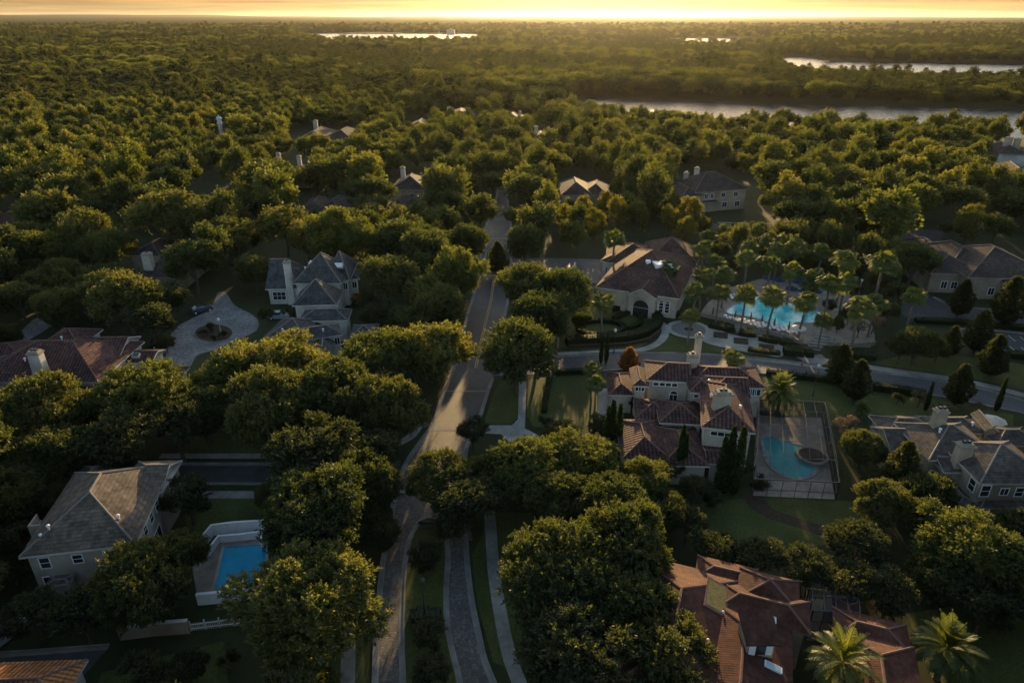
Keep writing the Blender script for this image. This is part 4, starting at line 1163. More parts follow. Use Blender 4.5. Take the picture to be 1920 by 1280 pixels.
# --- brown-slate house on the right
h = House('brown_slate_house', 'rambling brown-slate house with two tall tapered chimneys and sunlit ridges, at the right', 'slate_brown', 'stucco_tan', 'ridge_grey', (1850, 880), fascia='stucco')
g1 = h.wing((1838, 906), (1985, 906), (1960, 826), 6.2, 0.55, 'hip', 'hip', 'w')
g2 = h.wing((1742, 862), (1880, 862), (1862, 792), 5.6, 0.55, 'hip', 'hip', 'u')
g3 = h.wing((1672, 848), (1760, 850), (1742, 800), 4.2, 0.5, 'gable', 'hip', 'u')
g4 = h.wing((1660, 816), (1770, 818), (1755, 780), 4.0, 0.45, 'hip', 'hip', 'u')
g5 = h.wing((1750, 812), (1850, 812), (1835, 780), 4.6, 0.5, 'hip', 'hip', 'u')
g6 = h.wing((1848, 806), (1874, 808), (1848, 776), 5.4, 0.7, 'gable', 'gable', 'w', ov=0.2)
g7 = h.wing((1870, 835), (1960, 835), (1930, 800), 4.4, 0.45, 'hip', 'hip', 'u')
g8 = h.wing((1838, 952), (1990, 952), (1975, 915), 3.0, 0.42, 'hip', 'hip', 'u')
g9 = h.wing((1795, 950), (1842, 950), (1832, 910), 2.9, 0.3, 'hip', 'gable', 'w')
g10 = h.wing((1770, 885), (1852, 885), (1845, 850), 5.0, 0.45, 'gable', 'hip', 'u')
h.chimney(1731, 878, 0, 9.8, 1.9, 1.4, taper=0.72, at_z=0.5, flues=2)
h.chimney(1780, 925, 0, 8.6, 2.2, 1.5, taper=0.72, at_z=1.0, flues=2)
h.win(g1, 0, 0.1, 4.0, 1.0, 1.5, rows=2, cols=1); h.win(g1, 0, 0.6, 4.0, 0.9, 1.2, rows=2, cols=1); h.win(g1, 3, 0.85, 4.0, 1.0, 1.5, rows=2, cols=1); h.win(g1, 0, .38, 4.2, .9, .9)
for i in range(3): h.win(g3, 3, 0.25 + i * 0.2, 2.0, 0.8, 1.5, rows=2, cols=1)
h.win(g10, 3, .5, 2.5, 1.2, 1.0); h.win(g2, 0, .15, 2.6, 1.2, 1.0)
h.vent(g3, 0, .55, .6); h.vent(g2, 0, .3, .8); h.skylight(g4, 0, 0.5, 0.5, 0.9, 0.7, 'white_metal', 'white_metal', 0.25); h.vent(g5, 0, .8, .5)
h.done()

# --- terracotta house bottom right
h = House('terracotta_house', 'wide terracotta-roofed house with radiating hips, bottom right behind the feather palm', 'tile_terracotta', 'stucco_tan', 'ridge_red', (1450, 1230), fascia='ridge_red')
def turned(B, L, back, ez, tan, e0='hip', e1='hip', axis=None, az=20):
    """wing turned clockwise by az degrees; B = front right eave corner, back = a pixel its right eave runs back to"""
    w_ = Vector((math.sin(R(az)), math.cos(R(az)), 0)); u_ = Vector((w_.y, -w_.x, 0))
    B_ = P(*B, ez); W_ = (P(*back, ez) - B_).dot(w_)
    return h.wing_w(B_ - u_ * L, u_, w_, L, W_, ez, tan, e0, e1, axis)
h1 = turned((1376, 1400), 11.5, (1376, 1082), 4.8, 0.42, axis='w')
h1b = turned((1420, 1112), 6.0, (1420, 1066), 4.6, 0.32, axis='u')
h2 = turned((1488, 1420), 8.4, (1490, 1150), 5.0, 0.30, axis='w')
h3 = turned((1521, 1190), 8.4, (1519, 1128), 5.2, 0.42, axis='u')
h3b = turned((1500, 1150), 5.6, (1494, 1088), 5.2, 0.45, axis='w')
h4 = turned((1712, 1232), 6.4, (1706, 1172), 4.0, 0.36, axis='u')
h5 = turned((1752, 1400), 6.6, (1752, 1222), 4.2, 0.40, axis='w')
h6 = turned((1625, 1215), 2.6, (1622, 1130), 3.4, 0.35, axis='w')
h.skylight(h2, 0, 0.86, 0.5, 0.7, 1.2); h.skylight(h2, 0, 0.5, 0.4, 0.6, 1.5); h.vent(h2, 1, .8, .55, .07, .25)
h.vent(h1, 0, .45, .5, .08, .3)
noisy('moss', (0.10, 0.09, 0.03), (0.20, 0.16, 0.06), 2.2, 0.95, 1.0, 10, c3=(0.14, 0.14, 0.05))
h.skylight(h1, 0, 0.76, 0.45, 3.8, 2.3, 'moss', 'ridge_red', 0.12, 'moss_panel')
h.done()
# wall dormer with shuttered window on the terracotta roof
p = P(1424, 1226, 6.0); rt = empty('dormer', (p.x, p.y, 0), 'shuttered white dormer window set into the terracotta roof', 'dormer')
b = MB(); b.box((p.x, p.y + 1.2, 4.0), (2.3, 2.4, 3.4), 0); child_of(b, 'wall', 'stucco_tan', rt)
b = MB(); b.slope([(p.x - 1.5, p.y - .4, 7.6), (p.x + 1.5, p.y - .4, 7.6), (p.x + 1.5, p.y + 2.6, 8.5), (p.x - 1.5, p.y + 2.6, 8.5)]); b.box((p.x, p.y - .4, 7.45), (3.0, .06, .15)); child_of(b, 'roof', 'tile_terracotta', rt)
b = MB()
for x in (-.72, .72): b.box((p.x + x, p.y - .05, 6.0), (.55, .08, 1.35))
fo = child_of(b, 'shutter', 'white_paint', rt)
b = MB(); b.box((p.x, p.y - .02, 6.0), (.85, .06, 1.35)); child_of(b, 'window', 'window_glass', rt)
# --- orange-tiled corner
h = House('orange_tiled_house', 'corner of an orange-tiled roof cut by the bottom left edge', 'tile_orange', 'stucco_white', 'ridge_red', (20, 1330))
i1 = h.wing((-160, 1345), (104, 1335), (133, 1236), 5.0, 0.36, 'hip', 'hip', 'u')
h.win(i1, 1, .4, 2.8, 1.0, 1.2); h.vent(i1, 0, .7, .6)
h.done()

# --- farther houses
noisy('roof_edge', (0.09, 0.08, 0.07), (0.13, 0.115, 0.10), 2, 0.85)
def simple(name, label, roofm, wallm, ridgem, at, wings, chims=(), wins=()):
    h = House(name, label, roofm, wallm, 'roof_edge', at, fascia='stucco_tan')
    ids = [h.wing(*w[:3], *w[3:]) for w in wings]
    for c in chims: h.chimney(*c)
    for wi, side, t, z, w, hh in wins: h.win(ids[wi], side, t, z, w, hh, cols=2)
    return h.done()
simple('brown_house', 'sprawling brown-roofed house with lit cupola above the upper car park', 'roof_shaded', 'stucco_tan', 'ridge_grey', (1830, 500),
    [((1745, 512), (1850, 515), (1850, 478), 4.6, 0.42), ((1815, 520), (1990, 524), (1990, 470), 5.0, 0.42), ((1730, 478), (1790, 480), (1795, 452), 4.6, 0.5), ((1790, 486), (1850, 486), (1850, 456), 6.0, 0.5), ((1905, 545), (2000, 548), (1990, 510), 4.2, 0.42)],
    [], [(0, 0, .3, 1, 1.2, 1.6), (0, 0, .5, 1, 1.2, 1.6), (0, 0, .7, 1, 1.2, 1.6), (1, 0, .3, 1, 1.2, 1.6)])
simple('tan_house', 'tan two-storey house with two chimneys and a brown hip roof, right of the centre', 'roof_shaded', 'stucco_tan', 'ridge_grey', (1340, 375),
    [((1303, 361), (1404, 354), (1400, 332), 6.4, 0.55), ((1277, 369), (1322, 367), (1322, 345), 5.6, 0.45), ((1306, 380), (1348, 378), (1345, 366), 3.2, 0.35)],
    [(1303, 352, 5, 11.5, 1.6, 1.2, 'stone_cap', 'stucco'), (1283, 358, 4, 10.0, 1.5, 1.2, 'stone_cap', 'stucco')],
    [(0, 0, .55, 4.2, 1.4, 1.4), (0, 0, .8, 4.2, 1.4, 1.4), (0, 0, .1, 4.0, 1.0, 1.6), (0, 0, .22, 4.0, 1.0, 1.6), (0, 0, .33, 4.0, 1.0, 1.6), (0, 0, .6, 1, 1.6, 1.6), (0, 0, .85, 1, 1.6, 1.6)])
simple('mauve_roofed_house', 'mauve-brown roof with two low peaks beyond the golden trees', 'roof_shaded', 'stucco_tan', 'ridge_grey', (1095, 365),
    [((1052, 366), (1112, 366), (1112, 342), 5.0, 0.6), ((1090, 364), (1140, 366), (1138, 346), 4.6, 0.6)], [], [(0, 0, .3, 2.6, 1.2, 1.3)])
simple('single_chimney_house', 'tan house with one chimney seen between oaks left of the far road', 'roof_shaded', 'stucco_tan', 'ridge_grey', (765, 370),
    [((733, 355), (798, 355), (798, 335), 5.6, 0.55), ((733, 383), (757, 384), (757, 368), 3.6, 0.45)],
    [(757, 345, 5, 10.6, 1.5, 1.2, 'stone_cap', 'stucco')], [(0, 0, .6, 2.6, 1.2, 1.5), (0, 0, .8, 2.6, 1.2, 1.5), (1, 0, .5, .9, .9, 1.2)])
simple('low_grey_house', 'low grey double-peaked roof among oaks, left of the centre', 'roof_shaded', 'stucco_tan', 'ridge_grey', (597, 392),
    [((556, 397), (610, 397), (610, 374), 4.0, 0.5), ((592, 396), (642, 397), (640, 374), 4.4, 0.6)], [], [(0, 0, .4, 1.4, 1.2, 1.3)])
simple('white_chimney_house', 'brown-roofed house with a stout white chimney left of the circular drive', 'roof_shaded', 'stucco_tan', 'ridge_grey', (290, 500),
    [((250, 520), (335, 520), (345, 470), 3.8, 0.5), ((240, 478), (300, 480), (310, 452), 4.6, 0.5), ((300, 488), (350, 488), (352, 458), 4.0, 0.45)],
    [(285, 519, 3, 8.6, 2.0, 1.5, 'stone_cap', 'stucco')], [(0, 0, .4, 1.2, 1.2, 1.3)])
simple('small_brown_house', 'small brown roof tucked between oaks in the left middle', 'roof_shaded', 'stucco_tan', 'ridge_grey', (400, 368),
    [((372, 374), (434, 376), (434, 350), 4.2, 0.5)], [], [(0, 0, .5, 1.4, 1.2, 1.3)])
simple('reddish_house', 'reddish-brown roof cut by the left edge, above the oak rows', 'tile_brown', 'stucco_white', 'ridge_red', (20, 415),
    [((-40, 426), (44, 424), (50, 396), 4.2, 0.5)], [], [(0, 0, .8, 1.2, 1.2, 1.3)])
simple('distant_long_house', 'grey-brown roof with a pale chimney in the wood, upper left of the centre', 'roof_shaded', 'stucco_white', 'ridge_grey', (605, 255),
    [((552, 264), (612, 264), (612, 246), 4.4, 0.45), ((598, 263), (662, 264), (660, 247), 5.0, 0.45)],
    [(594, 252, 4, 10.5, 2.0, 1.6, 'stone_cap', 'stucco')])
simple('far_chimney_house', 'dark roof with one slim pale chimney near the lake, centre top', 'roof_shaded', 'stucco_tan', 'ridge_grey', (858, 220),
    [((828, 226), (892, 226), (890, 212), 4.6, 0.45)], [(842, 220, 4, 9.6, 1.8, 1.5, 'stone_cap', 'stucco')])
simple('far_low_house', 'dark low roof right of the far chimney, centre top', 'roof_shaded', 'stucco_tan', 'ridge_grey', (960, 226),
    [((932, 231), (988, 231), (986, 217), 4.6, 0.45)], [(975, 226, 4, 9.0, 1.6, 1.4, 'stone_cap', 'stucco')])
simple('gable_lit_house', 'small roof with a bright chimney above the vanishing road', 'roof_shaded', 'stucco_white', 'ridge_grey', (1012, 262),
    [((996, 262), (1032, 262), (1032, 250), 4.4, 0.45)], [(1005, 258, 4, 9.0, 1.6, 1.4, 'stone_cap', 'stucco')])
simple('peaked_grey_house', 'small grey peaked roof in the wood left of the far road', 'roof_shaded', 'stucco_tan', 'ridge_grey', (780, 240),
    [((763, 241), (803, 241), (802, 229), 4.6, 0.5)])
simple('twin_chimney_house', 'hidden roof showing two pale chimneys in the left wood', 'roof_shaded', 'stucco_tan', 'ridge_grey', (550, 325),
    [((520, 332), (590, 332), (590, 316), 4.0, 0.45)], [(527, 326, 3, 10.5, 1.5, 1.3, 'stone_cap', 'stucco'), (565, 330, 3, 10.2, 1.5, 1.3, 'stone_cap', 'stucco')])
simple('right_grey_house', 'grey roof cut by the right edge below the lake', 'roof_shaded', 'stucco_white', 'ridge_grey', (1905, 335),
    [((1872, 338), (1960, 344), (1955, 318), 6.0, 0.5)], [])
simple('right_pale_house', 'pale-topped roof at the right edge near the lake', 'roof_shaded', 'stucco_white', 'ridge_grey', (1900, 290),
    [((1872, 288), (1930, 290), (1930, 276), 5.0, 0.45)], [(1885, 283, 5, 10.5, 2.6, 1.8, 'stone_cap', 'stucco'), (1902, 284, 5, 10.2, 2.2, 1.6, 'stone_cap', 'stucco')])
# little green-white turret in the left wood
p = P(417, 262); rt = empty('turret', (p.x, p.y, 0), 'pale green domed turret rising out of the left wood', 'turret')
b = MB(); b.lathe((p.x, p.y, 0), [(1.2, 0), (1.0, 7.6), (1.3, 7.7), (1.3, 8.1), (1.0, 8.2), (0.9, 9.6)], 10); child_of(b, 'shaft', 'stucco_white', rt)
b = MB(); b.lathe((p.x, p.y, 9.6), [(1.5, 0), (1.4, .5), (.9, 1.2), (.3, 1.6), (.05, 2.3)], 10); child_of(b, 'dome', 'skylight_glass', rt)
HZ = ['leftmost of the far left cluster', 'second of the far left cluster', 'middle of the far left cluster', 'fourth of the far left cluster', 'widest of the far left cluster', 'last of the far left cluster', 'under the glow right of the centre', 'under the glow at the centre', 'far right beyond the small lake', 'left of the pair on the far lake shore', 'right of the pair on the far lake shore']
# far off settlement: pale boxes catching the light on the horizon
for i, (x, y, w_) in enumerate(((205, 55, 16), (232, 55, 12), (262, 54, 14), (292, 54, 10), (318, 53, 18), (338, 52, 8), (1060, 59, 16), (1030, 58, 10), (1500, 64, 18), (826, 58, 7), (845, 60, 14))):
    p = P(x, y, 8); m_ = pxm(x, y, 8); W_ = w_ * m_
    rt = empty('distant_building', (p.x, p.y, 0), 'tiny pale building near the horizon, ' + HZ[i], 'building', 'pale buildings near the horizon')
    b = MB()
    for k in range(3): b.box((p.x + (k - 1) * W_ * .34, p.y + k * 9, 0), (W_ * .3, 25, 13 + 2 * (k % 2)))
    child_of(b, 'wall', 'stucco_white', rt)
    b = MB()
    for k in range(3): b.box((p.x + (k - 1) * W_ * .34, p.y + k * 9, 13.003 + 2 * (k % 2)), (W_ * .32, 27, 1.2))
    child_of(b, 'roof', 'stucco_white', rt)

# ------------------------------------------------------------------ pool cage, walls, fences, vehicles, lamps
def bars(b, pts_list, r=0.05, mi=0):
    for a, c in pts_list: b.tube(a, c, r, n=4, mi=mi)
cg = [P(1411, 930), P(1566, 937), P(1540, 783), P(1418, 777)]     # front left, front right, back right, back left on the ground
cen = sum(cg, Vector()) / 4
rt = empty('pool_cage', (cen.x, cen.y, 0), 'flat-topped screened cage of dark bars over the kidney-shaped teal pool', 'pool cage')
hE, hT = 2.7, 3.3
def L4(a, b_, t, z): q = a.lerp(b_, t); q.z = z; return q
fr = MB(); nX, nY = 6, 5
for i in range(nX + 1):
    t = i / nX
    for A_, B_ in ((cg[0], cg[1]), (cg[3], cg[2])): fr.tube(L4(A_, B_, t, 0), L4(A_, B_, t, hE), 0.04, n=4)
    f_, k_ = L4(cg[0], cg[1], t, hE), L4(cg[3], cg[2], t, hE)
    m1, m2 = f_.lerp(k_, .25) + Z * (hT - hE), f_.lerp(k_, .75) + Z * (hT - hE)
    for a, c in ((f_, m1), (m1, m2), (m2, k_)): fr.tube(a, c, 0.035, n=4)
for j in range(nY + 1):
    t = j / nY
    for A_, B_ in ((cg[0], cg[3]), (cg[1], cg[2])): fr.tube(L4(A_, B_, t, 0), L4(A_, B_, t, hE), 0.04, n=4)
    z_ = hE if j in (0, nY) else hT
    fr.tube(L4(cg[0], cg[3], t, z_), L4(cg[1], cg[2], t, z_), 0.035 if 0 < j < nY else 0.07, n=4)
for zz in (0.05, 1.1, hE):
    for i in range(4): a, c = cg[i].copy(), cg[(i + 1) % 4].copy(); a.z = c.z = zz; fr.tube(a, c, 0.05 if zz != hE else .08, n=4)
child_of(fr, 'frame', 'dark_metal', rt)
m, nt, out = new_mat('screen_mesh')
tb = N(nt, 'ShaderNodeBsdfTransparent'); db = N(nt, 'ShaderNodeBsdfDiffuse'); db.inputs['Color'].default_value = (.035, .035, .035, 1)
mxs = N(nt, 'ShaderNodeMixShader'); mxs.inputs[0].default_value = 0.30
nt.links.new(tb.outputs[0], mxs.inputs[1]); nt.links.new(db.outputs[0], mxs.inputs[2]); nt.links.new(mxs.outputs[0], out.inputs['Surface'])
sc_ = MB()
for i in (1, 2): a, c = cg[i], cg[(i + 1) % 4]; sc_.poly([a, c, Vector((c.x, c.y, hE)), Vector((a.x, a.y, hE))])
f_, k_, f2, k2 = [Vector((q.x, q.y, hE)) for q in (cg[0], cg[3], cg[1], cg[2])]
m1, n1, m2, n2 = f_.lerp(k_, .25) + Z * .6, f_.lerp(k_, .75) + Z * .6, f2.lerp(k2, .25) + Z * .6, f2.lerp(k2, .75) + Z * .6
for q in ([f_, f2, m2, m1], [m1, m2, n2, n1], [n1, n2, k2, k_]): sc_.poly(q)
child_of(sc_, 'screen', 'screen_mesh', rt)
sheet('terrace', [Vector((q.x, q.y, 0)) for q in cg], 0.02, 'pool_deck')

# white walls round the rectangular pool
def low_wall(name, pxs, h, w, mat, label, cat='wall', cap=None, z0=0.0, posts=0):
    pth = [P(x, y) for x, y in pxs]; o = pth[0].copy()
    rt = empty(name, o, label, cat); b = MB(); strip(b, pth, -w / 2, w / 2, z0, h); child_of(b, 'wall_face', mat, rt)
    b = MB(); strip(b, pth, -w / 2 - .05, w / 2 + .05, h, h + .08); child_of(b, 'coping', cap or mat, rt)
    if posts:
        b = MB()
        for q in resample(pth, posts): b.box((q.x, q.y, 0), (w + .16, w + .16, h + .25))
        child_of(b, 'posts', cap or mat, rt)
    return rt
low_wall('garden_wall', [(347, 1035), (377, 1032), (401, 1003), (440, 998), (500, 994), (492, 1030)], 1.5, 0.2, 'white_paint', 'white outer wall stepping round the far side of the blue pool')
low_wall('garden_wall', [(367, 1048), (392, 1042), (412, 1016), (450, 1013), (490, 1008)], 0.9, 0.2, 'white_paint', 'low white inner wall of the bed beyond the blue pool')
low_wall('garden_wall', [(372, 1133), (424, 1128), (470, 1120)], 1.4, 0.25, 'white_paint', 'white wall at the near end of the blue pool')
sheet('terrace', [P(x, y) for x, y in ((360, 1062), (395, 1040), (415, 1016), (500, 1006), (506, 1070), (480, 1120), (372, 1130))], 0.008, 'pool_deck')
sheet('planting_bed', [P(x, y) for x, y in ((372, 1046), (405, 1004), (498, 996), (492, 1006), (412, 1014))], 0.014, 'mulch')
low_wall('boundary_wall', [(227, 1198), (290, 1190), (357, 1185)], 1.6, 0.3, 'stucco_tan', 'tan boundary wall with pale coping at the lower left', cap='stucco_white')
# picket fence
pth = resample([P(359, 1182), P(422, 1174), (P(470, 1170))], 34); rt = empty('picket_fence', pth[0], 'white picket fence continuing the tan boundary wall', 'fence')
b = MB()
for i, q in enumerate(pth): b.box((q.x, q.y, 0), (.05, .05, 1.0) if i % 8 else (.12, .12, 1.3))
child_of(b, 'pickets', 'stucco_white', rt)
b = MB()
for z_ in (.25, .8): strip(b, pth, -.03, .03, z_, z_ + .07)
child_of(b, 'rail', 'white_paint', rt)
# club terrace balustrade
low_wall('balustrade', [(1316, 593), (1345, 600), (1400, 613), (1450, 629), (1502, 645)], 0.75, 0.3, 'stone_cap', 'stone balustrade along the street side of the club terrace', posts=14)
low_wall('retaining_wall', [(1552, 648), (1600, 651), (1640, 647)], 0.8, 0.35, 'stone_cap', 'low stone wall at the right end of the club terrace')
low_wall('retaining_wall', [(1066, 652), (1120, 650), (1170, 648), (1215, 640), (1238, 622)], 0.5, 0.5, 'mulch', 'dark stone edging below the curved club hedge')
# iron fence along the villa's streak lawn and behind the date palm
def rail_fence(pxs, label, h=1.3, sp=1.6):
    pth = smooth(PX(pxs)); L_ = sum((pth[i + 1] - pth[i]).length for i in range(len(pth) - 1)); pp = resample(pth, max(3, int(L_ / sp)))
    rt = empty('railing', pp[0], label, 'fence'); b = MB()
    for q in pp: b.box((q.x, q.y, 0), (.09, .09, h))
    child_of(b, 'posts', 'dark_metal', rt)
    b = MB()
    for z_ in (.2, h - .12): strip(b, pp, -.025, .025, z_, z_ + .06)
    child_of(b, 'rail', 'dark_metal', rt)
rail_fence([(1440, 701), (1520, 709), (1630, 726)], 'dark iron railing along the near side of the east street')
rail_fence([(1330, 432), (1400, 433), (1460, 435)], 'dark railing before the far service road', 1.6, 3)
for sx, col, lb in ((-1, 0, 'left'), ):
    pass
# retaining balustrade corner posts with lamps
def bollard(px, py, label, h=1.1):
    p = P(px, py); b = MB(); b.lathe((p.x, p.y, 0), [(.16, 0), (.16, h), (.24, h + .03), (.24, h + .1), (.1, h + .12), (.17, h + .25), (.14, h + .42), (.02, h + .5)], 8)
    rt = empty('lamp_pillar', (p.x, p.y, 0), label, 'pillar'); child_of(b, 'shaft', 'stone_cap', rt)
bollard(1503, 644, 'pale stone pillar where the balustrade ends'); bollard(1562, 646, 'pale stone pillar at the top of the stone steps')
bollard(1046, 652, 'stone pillar at the left end of the club garden', 1.6)

# deck furniture of the club pool
noisy('canvas_blue', (0.008, 0.03, 0.085), (0.012, 0.045, 0.12), 2, 0.8)
noisy('canvas_cream', (0.55, 0.50, 0.42), (0.66, 0.61, 0.52), 2, 0.8)
noisy('canvas_rust', (0.14, 0.05, 0.03), (0.20, 0.08, 0.05), 2, 0.8)
def closed_umbrella(px, py, label, col='canvas_rust', grp='folded parasols along the club pool'):
    p = P(px, py); rt = empty('folded_parasol', (p.x, p.y, 0), label, 'parasol', grp)
    b = MB(); b.tube((p.x, p.y, 0), (p.x, p.y, 2.6), .035, n=6); b.lathe((p.x, p.y, 0), [(.3, 0), (.3, .08), (.06, .1)], 8); child_of(b, 'pole', 'dark_metal', rt)
    b = MB(); b.lathe((p.x, p.y, 1.0), [(.22, 0), (.20, .5), (.13, 1.1), (.05, 1.6)], 8); child_of(b, 'canopy', col, rt)
def open_umbrella(px, py, label, col, r=1.7, z=2.3, grp=None, name='parasol'):
    p = P(px, py, z); rt = empty(name, (p.x, p.y, 0), label, 'parasol', grp)
    b = MB(); b.tube((p.x, p.y, 0), (p.x, p.y, z + .3), .035, n=6); child_of(b, 'pole', 'dark_metal', rt)
    b = MB(); n = 8; top = Vector((p.x, p.y, z + .55))
    rim = [Vector((p.x + r * math.cos(i * math.pi * 2 / n), p.y + r * math.sin(i * math.pi * 2 / n), z - .05)) for i in range(n)]
    for i in range(n):
        b.poly([rim[i], rim[(i + 1) % n], top]); b.poly([rim[i] - Z * .15, rim[(i + 1) % n] - Z * .15, rim[(i + 1) % n], rim[i]])
    child_of(b, 'canopy', col, rt)
for x, y, l in ((1335, 597, 'leftmost, by the terrace hedge'), (1377, 603, 'at the left tip of the pool'), (1406, 607, 'under the front palms, second'), (1427, 611, 'under the front palms, third'), (1450, 617, 'under the front palms, fourth'), (1477, 625, 'at the right of the deck')):
    closed_umbrella(x, y, 'folded rust parasol ' + l)
for x, y, l in ((1462, 524, 'leftmost'), (1485, 540, 'largest, in front'), (1497, 527, 'in the middle'), (1530, 545, 'right'), (1508, 545, 'between the largest and the right one'), (1440, 520, 'behind the second palm row')):
    open_umbrella(x, y, 'deep blue sunshade beyond the turquoise pool, ' + l, 'canvas_blue', 1.35, 2.4, 'blue sunshades beyond the club pool', 'sunshade')
open_umbrella(1497, 614, 'cream parasol on the deck at the right of the turquoise pool', 'canvas_cream', 1.5)
NTH = ['first', 'second', 'third', 'fourth', 'fifth', 'sixth', 'seventh', 'eighth', 'ninth', 'tenth', 'eleventh', 'twelfth', 'thirteenth', 'fourteenth', 'fifteenth', 'last']
def lounger(px, py, rz, label):
    p = P(px, py); rt = empty('sun_lounger', (p.x, p.y, 0), label, 'sun lounger', 'sun loungers on the club deck', rz)
    b = MB(); b.box((p.x, p.y, .3), (.65, 1.3, .08)); child_of(b, 'seat', 'white_metal', rt)
    b = MB(); b.box((p.x, p.y + .95, .3), (.65, .62, .32), 0, None, .85); child_of(b, 'backrest', 'white_metal', rt)
    b = MB()
    for x_, y_ in ((-.27, -.55), (.27, -.55), (-.27, .8), (.27, .8)): b.box((p.x + x_, p.y + y_, 0), (.05, .05, .3))
    child_of(b, 'legs', 'dark_metal', rt)
for i in range(16):
    t = i / 15; x, y = 1362 + t * 132, 599 + t * 26 + (2 if i % 2 else 0)
    lounger(x, y, 0.3 + .2 * (i % 3), 'white sun lounger by the club balustrade, %s' % (('leftmost' if i == 0 else '%s from the left' % NTH[i])))
for i in range(5): lounger(1372 + i * 8, 560 - i * 1.5, 3.0, 'white sun lounger behind the left tip of the pool, %s' % ('leftmost' if i == 0 else '%s from the left' % NTH[i]))
# white statue / lamp at the club gate
def street_lamp(px, py, label, h=5.0, col='dark_metal', globe='stucco_white', name='street_lamp'):
    p = P(px, py); rt = empty(name, (p.x, p.y, 0), label, 'lamp')
    b = MB(); b.tube((p.x, p.y, 0), (p.x, p.y, .7), .12, .09, 8); b.tube((p.x, p.y, .7), (p.x, p.y, h), .06, .045, 8); child_of(b, 'post', col, rt)
    b = MB(); b.lathe((p.x, p.y, h), [(.08, 0), (.2, .12), (.24, .4), (.3, .46), (.16, .62), (.03, .75)], 8); child_of(b, 'lantern', globe, rt)
street_lamp(797, 1163, 'black post lamp standing in the lower median', 5.0, 'dark_metal', 'dark_metal')
street_lamp(1607, 565, 'white lamp post at the club gate beyond the terrace', 4.4, 'stucco_white')
street_lamp(414, 622, 'small white lamp on the planted circle of the drive', 2.2, 'stucco_white', 'white_paint')
street_lamp(1524, 742, 'dark slim lamp post at the villa lawn corner', 5.0)
street_lamp(1151, 662, 'dark slim lamp post beyond the east street', 4.2)
street_lamp(866, 606, 'slim lamp post at the left kerb of the straight road', 4.5)
# sign at the tip of the median
p = P(806, 985); rt = empty('median_sign', (p.x, p.y, 0), 'dark arched sign at the tip of the lower median', 'sign')
b = MB()
for i in range(8):
    a0, a1 = math.pi * i / 8, math.pi * (i + 1) / 8
    b.tube((p.x + 1.5 * math.cos(a0), p.y, .2 + .7 * math.sin(a0)), (p.x + 1.5 * math.cos(a1), p.y, .2 + .7 * math.sin(a1)), .07, n=5)
child_of(b, 'arch', 'dark_metal', rt); b = MB(); b.box((p.x, p.y + .02, .15), (2.6, .06, .45)); child_of(b, 'board', 'dark_metal', rt)
# hydrant
p = P(1505 + 105, 690); 
for px_, py_, l_ in ((1500, 684, 'small red and white hydrant on the verge by the stone steps'),):
    p = P(px_ + 3, py_); rt = empty('hydrant', (p.x, p.y, 0), l_, 'hydrant'); b = MB(); b.lathe((p.x, p.y, 0), [(.16, 0), (.14, .06), (.13, .5), (.17, .52), (.15, .66), (.03, .75)], 10); child_of(b, 'body', 'red_plastic', rt)
    b = MB(); b.tube((p.x - .22, p.y, .42), (p.x + .22, p.y, .42), .06, n=6); child_of(b, 'nozzle', 'white_paint', rt)

